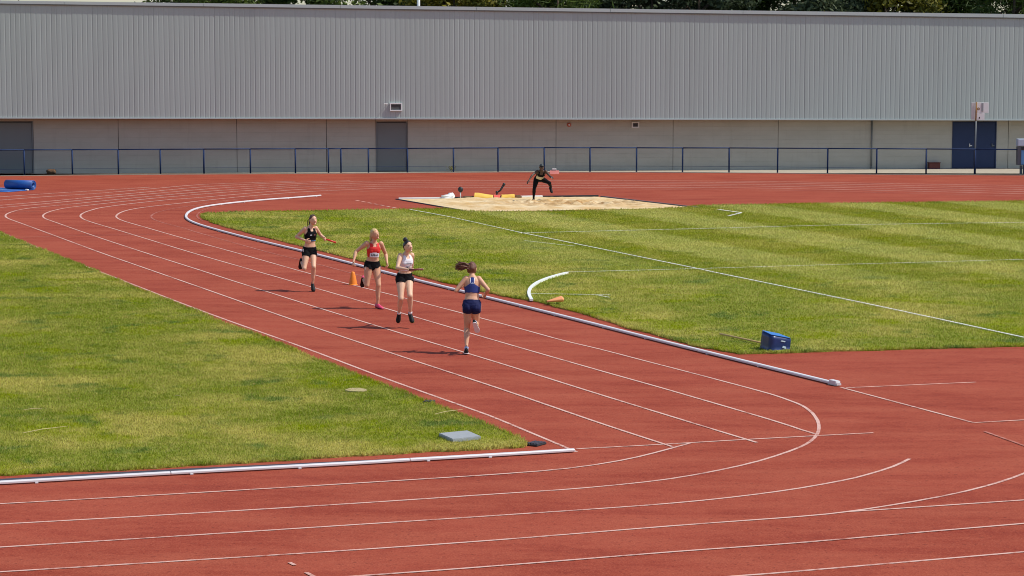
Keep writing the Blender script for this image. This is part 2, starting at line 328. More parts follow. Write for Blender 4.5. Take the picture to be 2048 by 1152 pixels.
LANES = [
 # far bend and diagonal straight, from the inside lane outwards
 [(760, 562), (641, 530), (531, 503), (400, 466.4), (372, 457.5), (345, 450.5), (318, 443), (304, 436.5), (303, 431.5), (309, 427), (322, 422.5), (340, 418.5), (362, 414.5), (392, 410.5), (450, 401.5), (504, 396), (600, 389.8), (700, 385), (800, 380.5), (1100, 379), (1400, 379.5), (1600, 381.5), (1848, 387.4), (2048, 392.7), (2200, 397)],
 [(1625, 826.5), (1611, 815.5), (1598, 808.5), (1581, 802), (1551.6, 791.6), (1512.5, 780.4), (1395.3, 749.2), (1297.7, 724), (1200, 698.6), (1122, 680), (1000, 646.5), (794, 592.5), (698, 568.3), (602.5, 542.7), (476.7, 507), (400, 485.9), (340, 469), (290, 454.5), (250, 443), (235, 436.5), (232.8, 431.5), (240, 425.8), (256, 420.3), (283, 415.5), (325, 410.4), (366.7, 406), (400, 402), (500, 392), (600, 384.2), (700, 379.5), (800, 376.2), (1100, 375.2), (1400, 375.4), (1600, 377.7), (1848, 383), (2048, 387.9), (2200, 391.5)],
 [(1630, 868), (1600, 859), (1541.8, 840), (1336.7, 780), (1200, 741.5), (1000, 684), (800, 625.4), (600, 567.5), (400, 510.3), (300, 480), (230, 458.5), (180, 443.5), (164, 436.5), (161, 431), (168, 425.5), (184, 420), (205, 415), (255, 408.3), (297, 403.7), (339, 399.5), (400, 395.2), (500, 386.5), (600, 379.2), (700, 374.8), (800, 372.6), (1100, 371.4), (1400, 371.7), (1600, 373.8), (1848, 379.3), (2048, 383.5), (2200, 387)],
 [(1513.5, 885.5), (1366, 840.5), (1200, 789.5), (1000, 726.8), (845, 680), (800, 666.4), (600, 604.5), (460, 560), (400, 540.6), (300, 508.8), (200, 476), (110, 444.5), (90, 437), (86, 431.5), (93, 426), (110, 420.5), (136, 415.5), (178, 410.6), (220, 406), (300, 397.5), (400, 388.7), (500, 381), (600, 374.6), (700, 370.8), (800, 368.8), (1100, 367.9), (1400, 368.3), (1600, 370.5), (1848, 375.6), (2048, 379.4), (2200, 383)],
 [(1344.5, 894), (1200, 846.7), (1000, 778), (800, 712.3), (600, 645), (400, 574.8), (300, 540), (200, 505), (100, 468), (40, 446), (16, 437), (11, 432), (15, 427.5), (30, 422), (55.6, 417), (97, 412.6), (139, 408.8), (200, 402.6), (300, 393), (400, 384.2), (500, 377), (600, 371), (700, 367.2), (800, 365.2), (1100, 364.4), (1400, 365), (1600, 367.3), (1848, 371.9), (2048, 375.2), (2200, 378)],
 [(1153, 904), (1000, 840), (936, 816), (775, 758.5), (600, 692.5), (400, 620.5), (200, 543.5), (100, 505), (0, 464), (-60, 439), (-72, 432), (-60, 424), (-20, 417.5), (0, 415.5), (80, 408.5), (200, 397), (300, 388), (400, 379.2), (500, 372.6), (600, 367.2), (700, 363.5), (800, 361.8), (1100, 361), (1400, 362), (1600, 364), (1848, 368.3), (2048, 371), (2200, 373)],
 [(-40, 414), (0, 410.8), (100, 402.5), (200, 392.8), (300, 383.5), (400, 374.3), (500, 368.5), (600, 364.4), (700, 361.5)],
 [(-40, 404), (0, 400.5), (100, 393), (200, 386.5), (300, 378), (400, 369.4), (500, 365.5), (590, 362.6)],
 [(-40, 397), (0, 394), (100, 387.2), (200, 381), (300, 374.5), (400, 369)][:5],
 # front straight
 [(-150, 1016), (0, 1008.3), (342, 989), (700, 967.7), (1000, 948.7), (1137, 937.2), (1239, 922), (1308, 906.5), (1383, 886)],
 [(-150, 1057), (0, 1048.7), (342, 1029.5), (700, 1007.7), (1000, 987.8), (1171, 976), (1342, 957.7), (1478.5, 932), (1550, 912.5), (1600, 894.5), (1622, 882), (1634, 869), (1638, 856), (1635, 841), (1625, 826.5)],
 [(-150, 1104), (0, 1094.8), (342, 1073.5), (700, 1050.5), (1000, 1031), (1342, 1007), (1547, 984.5), (1676.6, 963), (1731, 950.5), (1786, 933.5), (1819, 918)],
 [(-150, 1154), (0, 1144.4), (342, 1123.5), (700, 1101), (1000, 1080), (1342, 1052.5), (1600, 1033.5), (1688, 1024.7), (1775, 1012), (1884.4, 993), (1972, 972.5), (2048, 947.5), (2120, 914)],
 [(1690, 1024.4), (1819, 1016), (2048, 1000.6), (2250, 987)],
 [(-150, 1208), (0, 1198), (342, 1177), (740, 1151), (1000, 1132), (1342, 1104.7), (1600, 1086), (1819, 1067), (2048, 1047.7), (2250, 1030)],
 [(-150, 1262), (342, 1233), (1000, 1187), (1478, 1152), (1600, 1142.4), (2048, 1104), (2250, 1086)],
 [(-150, 1330), (1000, 1250), (2250, 1146)],
 # marks across the lanes
 [(1152, 898.2), (1321, 889.4), (1485, 879.8), (1746.6, 866)],
 [(1681, 775), (1947.8, 846)], [(1947.8, 846), (2048, 840.4), (2250, 830)], [(1692, 775.8), (1952, 764.5)],
]
for i, px in enumerate(LANES):
    far = i < 9
    strip('lane_line', px, 0.05 if not far else 0.05, M_faint if i in (0,) else M_line, z=0.004 + 0.0006 * (i % 5))
for px, wd in (([(40, 475), (180, 471), (328, 469)], .05), ([(1440, 708.4), (1600, 747), (1655, 762)], .02), ([(1969, 863.6), (2046, 891), (2120, 920)], .05),
           ([(22, 424), (60, 423.2), (100, 422.4)], .05), ([(420, 416), (402, 423), (394, 430.5), (396, 436), (405, 442)], .03)):
    strip('worn_line', px, wd, M_faint, z=0.0075)
for i in range(7):
    t0, t1 = i / 7, i / 7 + 0.085
    q = lambda t: (712 + 85 * t, 401 + 16.2 * t)
    strip('line_dash', [q(t0), q(t1)], .05, M_line_far, z=0.0078)
strip('line_dash', [(579, 1126), (590, 1131.5)], .045, M_line, z=0.0078); strip('line_dash', [(612, 1146), (628, 1154)], .045, M_line, z=0.0078)

# ---------------------------------------------------------------- turf
def jitter(P, amp, step=0.12):
    out = []; n = len(P)
    for i in range(n):
        a, b2 = P[i], P[(i + 1) % n]; k = max(1, int((b2 - a).length / step)) if (b2 - a).length < 60 else 1
        d = (b2 - a).normalized(); s = Vector((-d.y, d.x, 0))
        for j in range(k):
            p = a.lerp(b2, j / k); out.append(p + s * (noise.noise(p * 1.3) * 1.2 + noise.noise(p * 6)) * amp)
    return out
LEFT = [(-1500, 363), (-260, 363), (-120, 415), (0, 467.3), (58, 492), (117, 514), (156, 530), (215, 555), (273, 579), (312, 594), (400, 628.5), (458, 651.5), (536, 681.5), (595, 705.5), (664, 733), (732, 759), (800, 785), (868, 811), (936, 837), (995, 860), (1034, 876), (1058, 890), (1050, 895.5), (966, 899.5), (880, 904.5), (824, 907), (668, 915), (512, 925.5), (330, 936), (165, 944.5), (0, 952.5), (-300, 968), (-1500, 1031)]
RIGHT = [(3900, 604), (2300, 681), (2048, 693), (1800, 700), (1560, 706.5), (1480, 709), (1395, 694), (1317, 673), (1239, 652), (1171, 630), (1068, 603), (1000, 592), (900, 568), (777, 536), (641, 502.5), (559, 482), (477, 461.5), (422, 445.5), (403, 436), (404, 431), (416, 427.5), (477, 425), (613, 423.5), (800, 420), (890, 418.5), (925, 423), (1000, 425), (1100, 424), (1198, 421.5), (1300, 419.8), (1372, 416.2), (1400, 412.5), (1498, 410.8), (1600, 408.8), (1848, 406), (2048, 403.5), (2300, 400.5), (3900, 382)]
GZ = 0.02
def turf(name, px):
    P = jitter([G(*q) for q in px], 0.06)
    bm = nb(); top = [bm.verts.new((p.x, p.y, GZ)) for p in P]; bot = [bm.verts.new((p.x, p.y, -0.012)) for p in P]
    f = bm.faces.new(top); n = len(P)
    for i in range(n): bm.faces.new((top[i], top[(i + 1) % n], bot[(i + 1) % n], bot[i]))
    bmesh.ops.triangulate(bm, faces=[f], ngon_method='EAR_CLIP')
    o = tag(obj(name, bm, M_turf), kind='structure')
    return np.array([(p.x, p.y) for p in P])
polyL = turf('left_lawn', LEFT); polyR = turf('infield_lawn', RIGHT)

GLINES = [  # chalk lines on the infield: points, width, strength
 ([(1035, 466), (1400, 541), (1420, 545.5), (1750, 614), (2048, 678.5), (2200, 711)], 0.06, 0.85),
 ([(820, 421), (900, 436), (1035, 466)], 0.06, 0.6),
 ([(1035, 468.5), (1400, 459.5), (1690, 452), (2048, 447), (2200, 445)], 0.085, 0.6),
 ([(1133, 547), (1400, 540), (1600, 534), (1800, 528.5), (2048, 521.5), (2200, 517)], 0.06, 0.6),
 ([(1062, 590.5), (1220, 593)], 0.045, 0.95), ([(1195, 593.5), (1218, 598)], 0.035, 0.8),
 ([(1437, 421), (1483, 427.5)], 0.08, 0.8), ([(1483, 427.5), (1457, 434)], 0.08, 0.9),
 ([(1050, 484), (1150, 495)], 0.05, 0.5)]
def pip(px, py, poly):
    inside = np.zeros(len(px), bool); j = len(poly) - 1
    for i in range(len(poly)):
        xi, yi = poly[i]; xj, yj = poly[j]
        if yi != yj:
            c = ((yi > py) != (yj > py)) & (px < (xj - xi) * (py - yi) / (yj - yi) + xi); inside ^= c
        j = i
    return inside
def blades(name, poly, dens_near, dens_far, label):
    x0, y0 = poly.min(0); x1, y1 = poly.max(0); pts = []
    y = y0
    while y < y1:
        yb = min(y + 4, y1); xl = max(x0, -0.235 * yb - 2.0); xr = min(x1, 0.235 * yb + 2.5)
        if xr > xl:
            t = min(1, max(0, (y - 30) / 45)); dn = dens_near * (dens_far / dens_near) ** t
            n = int((xr - xl) * (yb - y) * dn); p = np.column_stack((rng.uniform(xl, xr, n), rng.uniform(y, yb, n)))
            pts.append(p[pip(p[:, 0], p[:, 1], poly)])
        y = yb
    # a ragged fringe along the border
    E = []
    for i in range(len(poly)):
        a, b2 = poly[i], poly[(i + 1) % len(poly)]; l = np.hypot(*(b2 - a))
        if l < 1 and abs(a[0]) < 0.24 * a[1] + 1:
            k = int(l * (190 if a[1] < 60 else 90)) + 1; t = rng.random((k, 1)); E.append(a + (b2 - a) * t + rng.normal(0, 0.018, (k, 2)))
    E = np.concatenate(E); P = np.concatenate(pts + [E]); n = len(P)
    fr = np.zeros(n, bool); fr[n - len(E):] = True
    d = np.clip((P[:, 1] - 28) / 50, 0, 1)
    h = (0.014 + 0.024 * rng.random(n)) * (1 + 0.25 * d); h[fr] *= 1.7
    cl = np.array([noise.noise(Vector((x * 0.9, y * 0.9, 3.3))) for x, y in P[::40]]); cl = np.repeat(cl, 40)[:n]
    h *= 1.0
    wd = (0.0035 + 0.004 * rng.random(n)) * (1 + 1.7 * d)
    az = rng.uniform(0, 2 * np.pi, n); lean = rng.uniform(0.15, 0.95, n) * h
    la = rng.uniform(0, 2 * np.pi, n)
    band = np.sin((P @ np.array([0.94, 0.34]) - 28.6) * 2 * np.pi / 4.3 + np.pi / 2)
    V = np.zeros((n, 3, 3), np.float32)
    V[:, 0, 0] = P[:, 0] - np.cos(az) * wd; V[:, 0, 1] = P[:, 1] - np.sin(az) * wd
    V[:, 1, 0] = P[:, 0] + np.cos(az) * wd; V[:, 1, 1] = P[:, 1] + np.sin(az) * wd
    V[:, 2, 0] = P[:, 0] + np.cos(la) * lean; V[:, 2, 1] = P[:, 1] + np.sin(la) * lean
    V[:, 0:2, 2] = GZ - 0.004; V[:, 2, 2] = GZ + h
    paint = np.zeros(n, np.float32)
    for px, wid, st in GLINES:
        Q = [G(*q) for q in px]
        for a, b2 in zip(Q, Q[1:]):
            ab = np.array([b2.x - a.x, b2.y - a.y]); L2 = ab @ ab; ap_ = P - np.array([a.x, a.y]); t = np.clip(ap_ @ ab / L2, 0, 1)
            dist = np.hypot(*(ap_ - t[:, None] * ab).T); hit = (dist < wid / 2 + rng.normal(0, 0.006, n)) & (rng.random(n) < st + 0.25)
            paint[hit] = 1
    me = bpy.data.meshes.new(name); me.vertices.add(3 * n); me.loops.add(3 * n); me.polygons.add(n)
    me.vertices.foreach_set('co', V.ravel()); me.loops.foreach_set('vertex_index', np.arange(3 * n, dtype=np.int32))
    me.polygons.foreach_set('loop_start', np.arange(0, 3 * n, 3, dtype=np.int32)); me.update()
    r = rng.random(n).astype(np.float32)
    for nm, v in (('rnd', r), ('paint', paint)):
        a = me.attributes.new(nm, 'FLOAT', 'FACE'); a.data.foreach_set('value', v)
    me.materials.append(M_blade)
    return tag(link(bpy.data.objects.new(name, me)), label, 'grass', kind='stuff')
blades('lawn_grass', polyL, 2300, 520, 'short mottled green and straw grass left of the running lanes')
blades('infield_grass', polyR, 1300, 420, 'mown striped grass of the infield behind the runners')
infield = bpy.data.objects['infield_lawn']
for px, wid, st in GLINES: strip('chalk_line', px, wid * (0.95 if st > 0.7 else 0.7), M_wline, z=GZ + 0.020, parent=infield)

# ---------------------------------------------------------------- kerbs
def kerb(name, px, m, label, seg_len, wtop=0.05, htop=0.062, br=True):
    P = smooth_path([G(*q) for q in px], 0.25)
    e = empty(name, P[0], 0, label, 'kerb'); o = P[0]
    cum = [0]
    for a, b2 in zip(P, P[1:]): cum.append(cum[-1] + (b2 - a).length)
    i0 = 0
    prof = [(-wtop / 2, 0.018), (-wtop / 2, htop - .012), (-wtop / 2 + .012, htop), (wtop / 2 - .012, htop), (wtop / 2, htop - .012), (wtop / 2, 0.018)]
    while i0 < len(P) - 1:
        i1 = i0
        while i1 < len(P) - 1 and cum[i1] - cum[i0] < seg_len: i1 += 1
        bm = nb(); rings = []
        for i in range(i0, i1 + 1):
            d = (P[min(i + 1, len(P) - 1)] - P[max(i - 1, 0)]).normalized(); s = Vector((-d.y, d.x, 0))
            p = P[i] - o
            if i == i1 and i1 < len(P) - 1: p = p - d * 0.012
            rings.append([bm.verts.new(p + s * x + Vector((0, 0, z))) for x, z in prof])
        for a, b2 in zip(rings, rings[1:]):
            for j in range(6): bm.faces.new((a[j], a[(j + 1) % 6], b2[(j + 1) % 6], b2[j]))
        bm.faces.new(rings[0]); bm.faces.new(rings[-1])
        obj('rail_section', bm, m, e)
        if br:
            d = (P[min(i0 + 1, len(P) - 1)] - P[i0]).normalized(); ang = math.atan2(d.y, d.x)
            for q in (i0 + 1, (i0 + i1) // 2):
                bm = nb(); box(bm, -.02, .02, -.048, .048, 0.0005, .017, .004, Matrix.Translation(P[min(q, len(P) - 1)] - o) @ Matrix.Rotation(ang, 4, 'Z'))
                obj('foot_bracket', bm, M_kerb, e)
        i0 = i1
    return e
kd = kerb('track_kerb', KERB, M_kerb_dull, 'weathered white raised kerb curving round the infield grass behind the runners', 4.0, 0.082, 0.056)
bm = nb(); p = G(1670, 771); d = (G(1680, 773.5) - G(1546, 740.5)).normalized()
box(bm, -.12, .09, -.045, .045, 0.004, .085, .012, Matrix.Translation(p - kd.location) @ Matrix.Rotation(math.atan2(d.y, d.x), 4, 'Z')); obj('end_cap', bm, M_kerb, kd)
K0 = [(-160, 978), (0, 969.8), (342, 950.6), (700, 931.2), (820, 924), (1015, 912.6), (1148, 904.5)]
kerb('track_kerb', K0, M_kerb, 'bright white raised kerb along the near edge of the left lawn', 3.0, 0.07, 0.05)
DR = [(-160, 967.5), (0, 959.3), (342, 940.3), (700, 921.8), (820, 915.2), (940, 909)]
P0 = smooth_path([G(u, v + 5.0) for u, v in DR], 0.4); P1 = smooth_path([G(u, v - 0.8 + 4.5 * max(0, (u - 600) / 340)) for u, v in DR], 0.4)
m_ = min(len(P0), len(P1)); vs, fs = [], []
for i in range(m_):
    a = P0[round(i * (len(P0) - 1) / (m_ - 1))]; b2 = P1[round(i * (len(P1) - 1) / (m_ - 1))]
    vs += [a + Vector((0, 0, .006)), b2 + Vector((0, 0, .006))]
    if i: fs.append((2 * i - 2, 2 * i, 2 * i + 1, 2 * i - 1))
pyobj('drain_strip', vs, fs, M_drain, track)

# ---------------------------------------------------------------- sand pit
PIT = [(797, 399), (1197, 394), (1392, 416.4), (1300, 420.5), (1100, 425), (1000, 426), (935, 424.5)]
pit = [G(*q) for q in PIT]; po = Vector((1.0, 83.0, 0))
pe = empty('sand_pit', po, 0, 'long jump sand pit of pale raked sand with low edging', 'sand pit')
A0, B0, D0, C0 = G(797, 399), G(1197, 394), G(1392, 416.4), G(935, 424.5)
nu, nv = 130, 80; vs, fs = [], []
for j in range(nv + 1):
    for i in range(nu + 1):
        u, v = i / nu, j / nv
        p = A0.lerp(B0, u).lerp(C0.lerp(D0, u), v)
        e_ = min(u, 1 - u, v, 1 - v); k = min(1, e_ * 8)
        z = 0.012 + k * (0.05 + 0.05 * noise.noise(p * 0.8) + 0.035 * noise.noise(p * 2.6) + 0.02 * noise.noise(p * 6))
        dj = (p - Vector((2.2, 82.2, 0))); z += k * 0.16 * (noise.noise(p * 3.1 + Vector((9, 0, 0))) + .5 * noise.noise(p * 7.3)) * math.exp(-(dj.x / 3.0) ** 2 - (dj.y / 1.3) ** 2)
        vs.append(p - po + Vector((0, 0, max(z, 0.008))))
for j in range(nv):
    for i in range(nu):
        a = j * (nu + 1) + i; fs.append((a, a + 1, a + nu + 2, a + nu + 1))
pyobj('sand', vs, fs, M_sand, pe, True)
def board(name, a, b2, w, h, m, parent, o):
    d = (b2 - a); bm = nb()
    box(bm, 0, d.length, -w / 2, w / 2, 0.0, h, 0.008, Matrix.Translation(a - o) @ Matrix.Rotation(math.atan2(d.y, d.x), 4, 'Z'))
    return obj(name, bm, m, parent)
board('edging', A0 + Vector((0, .09, 0)), A0.lerp(B0, .22) + Vector((0, .09, 0)), .10, .06, M_white, pe, po)
board('edging', A0.lerp(B0, .222) + Vector((0, .09, 0)), B0 + Vector((0, .09, 0)), .08, .07, M_black, pe, po)
board('edging', B0 + Vector((.09, .04, 0)), D0 + Vector((.09, -.02, 0)), .06, .045, M_drain_edge, pe, po)
board('edging', A0 + Vector((-.09, 0, 0)), G(930, 421.5) + Vector((-.1, 0, 0)), .05, .035, M_drain, pe, po)

# ---------------------------------------------------------------- building
BA, BB = G(0, 347), G(1900, 337)
th = math.atan2(BB.y - BA.y, BB.x - BA.x)
bld = empty('sports_hall', BA, th, 'long grey sports hall with ribbed metal cladding over a taupe block wall', 'building')
bx, by = Vector((math.cos(th), math.sin(th), 0)), Vector((-math.sin(th), math.cos(th), 0))
def wl(u, v, off=0.0):                    # frame point -> (along wall, height) on the wall plane pushed out by off
    d = ray(u, v); o = Vector((0, 0, CAM_H)); q = BA + by * off
    t = (q - o).dot(by) / d.dot(by); p = o + d * t
    return (p - BA).dot(bx), p.z
OV = -0.75
xl, xr = -9.0, 56.0
def lin(u0, v0, u1, v1, off):
    a, za = wl(u0, v0, off); b2, zb = wl(u1, v1, off)
    return lambda x: za + (zb - za) * (x - a) / (b2 - a)
z_roof = lin(0, 1, 2048, 28.5, OV); z_cap = lin(0, 7, 2048, 35.5, OV); z_eave = lin(0, 237, 2048, 241, OV)
PW, NR = 0.88, 4
pv, pf = [], []; prof = []
for k in range(NR):
    x = k * PW / NR
    prof += [(x, 0), (x + .150, 0), (x + .172, .0055), (x + .198, .0055)]
prof.append((PW - .003, 0))
for x, y in prof: pv += [(x, y, 0), (x, y, 1)]
for i in range(len(prof) - 1): pf.append((2 * i, 2 * i + 2, 2 * i + 3, 2 * i + 1))
pm = bpy.data.meshes.new('cladding_panel'); pm.from_pydata(pv, [], pf); pm.materials.append(M_clad); pm.update()
x = xl
while x < xr:
    o = bpy.data.objects.new('cladding_panel', pm); link(o, bld)
    z0 = z_eave(x + .44) + 0.02; o.location = (x, OV + random.uniform(0, .004), z0); o.scale = (1, 1, z_cap(x + .44) + 0.06 - z0); x += PW
def wedge(name, x0, x1, y0, y1, zb, zt, m, parent=bld):
    vs = [(x0, y0, zb(x0)), (x1, y0, zb(x1)), (x1, y1, zb(x1)), (x0, y1, zb(x0)), (x0, y0, zt(x0)), (x1, y0, zt(x1)), (x1, y1, zt(x1)), (x0, y1, zt(x0))]
    return pyobj(name, vs, [(0, 3, 2, 1), (4, 5, 6, 7), (0, 1, 5, 4), (1, 2, 6, 5), (2, 3, 7, 6), (3, 0, 4, 7)], m, parent)
x = xl
while x < xr:                              # parapet capping in lengths
    wedge('parapet_cap', x, min(x + 5.985, xr), OV - .07, OV + .35, z_cap, z_roof, M_cap); x += 6
wedge('cap_drip', xl, xr, OV - .045, OV - .005, lambda x: z_cap(x) - .045, lambda x: z_cap(x) - .003, M_door)
wedge('eave_trim', xl, xr, OV - .035, OV + .06, lambda x: z_eave(x) - .0, lambda x: z_eave(x) + .055, M_cap)
wedge('soffit', xl, xr, OV + .062, .30, lambda x: z_eave(x) + .01, lambda x: z_eave(x) + .05, M_wall)
wedge('roof', xl, xr, OV + .36, 15, lambda x: z_cap(x) - .30, lambda x: z_cap(x) - .05, M_cap)
wedge('side_wall', xl, xl + .25, .35, 14.9, lambda x: 0, lambda x: z_cap(x) - .31, M_wall)
wedge('side_wall', xr - .25, xr, .35, 14.9, lambda x: 0, lambda x: z_cap(x) - .31, M_wall)
wedge('rear_wall', xl + .26, xr - .26, 14.6, 14.85, lambda x: 0, lambda x: z_cap(x) - .31, M_wall)
def wall_panel(u0, u1, gap=0.012):
    x0, x1 = wl(u0, 300)[0] + gap, wl(u1, 300)[0] - gap
    zt = z_eave((x0 + x1) / 2) + .01; pr = [(.30, -.03)]; z = -.03
    while z < zt:
        z1 = min(z + .2, zt); pr += [(0, z), (0, z1 - .010)]
        if z1 < zt: pr += [(.005, z1 - .008), (.005, z1 - .001)]
        z = z1
    pr += [(.30, zt - .010)]
    vs, fs = [], []
    for y, z in pr: vs += [(x0, y, z), (x1, y, z)]
    for i in range(len(pr) - 1): fs.append((2 * i, 2 * i + 1, 2 * i + 3, 2 * i + 2))
    n = len(pr); fs += [tuple(range(0, 2 * n, 2))[::-1], tuple(range(1, 2 * n, 2))]
    return pyobj('wall_panel', vs, fs, M_wall, bld)
for a, b2 in ((-420, -130), (67, 237), (237, 474), (474, 653), (653, 752), (815, 1112), (1112, 1346), (1346, 1556), (1556, 1742), (1742, 1905), (1992, 2016), (2016, 2250), (2250, 2500)): wall_panel(a, b2)
wedge('joint_backing', xl, xr, .06, .09, lambda x: 0, lambda x: z_eave(x), M_dark)
def slab(name, u0, u1, v0, v1, y0, y1, m, parent=bld, bev=.01, vz=None):
    (x0, z1), (x1, z0) = wl(u0, v0), wl(u1, v1)
    if vz is not None: z0 = vz
    bm = nb(); box(bm, x0, x1, y0, y1, z0, z1, bev); return obj(name, bm, m, parent)
for u0, u1 in ((-130, 67), (752, 815)):
    dr = slab('door', u0 + 2, u1 - 2, 246, 343, .012, .05, M_door, vz=.02)
    (xa, za), (xb, _) = wl(u0, 243), wl(u1, 300); ze = z_eave(xa)
    bm = nb(); box(bm, xa, xb, -.002, .05, za, ze + .01); obj('lintel', bm, M_wall, bld)
    for xx in (xa, xb - .045):
        bm = nb(); box(bm, xx, xx + .045, -.03, .05, .0, za - .002); obj('door_frame', bm, M_door, bld)
(xa, za), (xb, _) = wl(1905, 243), wl(1992, 300); xm = (xa + xb) / 2
for s, e_ in ((xa + .05, xm - .006), (xm + .006, xb - .05)):
    bm = nb(); box(bm, s, e_, .0, .05, .03, za - .05, .006); d_ = obj('door', bm, M_bluedoor, bld); d_['label'] = 'dark blue door leaf'
    bm = nb(); hx = e_ - .14 if s < xm - .1 else e_ - .08
    box(bm, hx - .08, hx + .04, -.05, -.002, 1.02, 1.07, .008); box(bm, hx - .09, hx - .05, -.04, -.002, 1.0, 1.14, .006); obj('door_handle', bm, M_offwhite if s < xm - .1 else M_bin_grey, d_)
for s, e_ in ((xa, xa + .045), (xb - .045, xb)):
    bm = nb(); box(bm, s, e_, -.03, .05, 0, za - .002); obj('door_frame', bm, M_bluedoor, bld)
bm = nb(); box(bm, xa + .047, xb - .047, -.03, .05, za - .046, za - .002); obj('door_frame', bm, M_bluedoor, bld)
bm = nb(); box(bm, xa, xb, -.002, .05, za, z_eave(xa) + .01); obj('lintel', bm, M_wall, bld)
# down pipe, vent, alarm bell, louvred window, lamp
xd, _ = wl(1742.5, 300); bm = nb(); tube(bm, [(xd, -.06, .12), (xd, -.06, z_eave(xd))], .035, 8); tube(bm, [(xd, -.06, .13), (xd, -.16, .05)], .035, 8); obj('down_pipe', bm, M_door, bld, True)
def framed(name, u0, u1, v0, v1, off, m, mi, slats):
    (x0, z1), (x1, z0) = wl(u0, v0, off), wl(u1, v1, off); t = .05 if slats > 4 else .06
    f_ = nb()
    box(f_, x0, x1, off - .08, off - .004, z1 - t, z1); box(f_, x0, x1, off - .08, off - .004, z0, z0 + t)
    box(f_, x0, x0 + t, off - .08, off - .004, z0 + t, z1 - t); box(f_, x1 - t, x1, off - .08, off - .004, z0 + t, z1 - t)
    o = obj(name, f_, m, bld)
    bm = nb(); box(bm, x0 + t, x1 - t, off - .02, off - .006, z0 + t, z1 - t); obj('backing', bm, mi, o)
    for k in range(slats):
        z = z0 + t + (z1 - z0 - 2 * t) * (k + .5) / slats; bm = nb()
        box(bm, x0 + t, x1 - t, -.03, .0, -.006, .006, 0, Matrix.Translation((0, off - .035, z)) @ Matrix.Rotation(R(35), 4, 'X')); obj('slat', bm, M_door if m is M_white else M_dark, o)
    return o
framed('louvre_window', 779.5, 804, 206, 222, OV, M_white, M_dark, 5)
framed('wall_vent', 1263, 1278, 243.5, 256, 0.0, M_offwhite, M_dark, 3)
xx, zz = wl(771, 207.5, OV); bm = nb(); box(bm, xx - .08, xx + .08, OV - .30, OV - .24, zz - .02, zz + .02, .01); tube(bm, [(xx, OV - .26, zz), (xx + .05, OV - .01, zz - .03)], .012, 6); obj('wall_lamp', bm, M_white, bld)
xx, zz = wl(1138, 249.5); bm = nb()
lathe(bm, [(.0, -.07), (.05, -.068), (.085, -.05), (.095, -.02), (.095, 0)], 16, Matrix.Translation((xx, -.002, zz)) @ Matrix.Rotation(R(-90), 4, 'X')); bl = obj('alarm_bell', bm, mat('bell_red', (.45, .10, .06), .5), bld, True)
bm = nb(); lathe(bm, [(.0, -.082), (.035, -.08), (.04, -.069)], 12, Matrix.Translation((xx, -.002, zz)) @ Matrix.Rotation(R(-90), 4, 'X')); obj('bell_hub', bm, M_offwhite, bl, True)

# ---------------------------------------------------------------- fence
POSTS = [-140, -45, 49, 145, 237, 321, 408, 501, 591, 657, 682, 737, 815, 907, 996, 1088.5, 1180, 1273, 1365, 1458, 1555, 1655, 1753, 1852, 1950, 2048, 2150]
def fy(u):                                 # foot of the fence in the frame
    return np.interp(u, [p[0] for p in BACK], [p[1] for p in BACK]) - 1.6
def fr(u): return np.interp(u, [-200, 0, 400, 800, 1100, 1500, 2048, 2250], [300.8, 300, 298.2, 296.8, 295.2, 296, 299, 300.5])
fo = G(1024, fy(1024)); fence = empty('railing_fence', fo, 0, 'low dark blue tubular railing between the far track and the hall', 'fence')
tops = []
for u in POSTS:
    b_ = G(u, fy(u)); t_ = A(u, fr(u), b_.y); t_.x = b_.x; tops.append(t_)
    bm = nb(); tube(bm, [b_ - fo + Vector((0, 0, -.03)), t_ - fo + Vector((0, 0, -.025))], .036, 8); obj('post', bm, M_blue, fence, True)
for a, b2 in zip(tops, tops[1:]):
    bm = nb(); tube(bm, [a - fo, b2 - fo], .026, 8); obj('top_rail', bm, M_blue, fence, True)
bm = nb()
for i, (a, b2) in enumerate(zip(tops, tops[1:])):
    q = Vector((0, 0, -a.z + .26)); tube(bm, [a - fo + q, b2 - fo + Vector((0, 0, -b2.z + .26))], .006, 5)
obj('bottom_wire', bm, M_blue, fence)
# ---------------------------------------------------------------- trees behind the hall
def leaf_mat(name, a, b2):
    m = mat(name, a, 0.6, spec=0.3); N, L, b = nodes_of(m)
    at = N.new('ShaderNodeAttribute'); at.attribute_name = 'rnd'
    c = mixc(N, L, at.outputs['Fac'], a, b2); L.new(c, b.inputs['Base Color'])
    tr = N.new('ShaderNodeBsdfTranslucent'); L.new(c, tr.inputs[0]); ms = N.new('ShaderNodeMixShader'); ms.inputs[0].default_value = .25
    L.new(b.outputs[0], ms.inputs[1]); L.new(tr.outputs[0], ms.inputs[2]); L.new(ms.outputs[0], N['Material Output'].inputs[0]); return m
LM = [leaf_mat('leaf_dark', (0.016, 0.034, 0.010), (0.075, 0.125, 0.022)), leaf_mat('leaf_mid', (0.022, 0.045, 0.008), (0.12, 0.17, 0.025)),
      leaf_mat('leaf_yellow', (0.03, 0.05, 0.008), (0.36, 0.30, 0.03)), leaf_mat('leaf_grey', (0.025, 0.040, 0.018), (0.12, 0.15, 0.07))]
M_bark = mat('bark', (0.09, 0.065, 0.045), 0.95, 0.3, 8, 0.5)
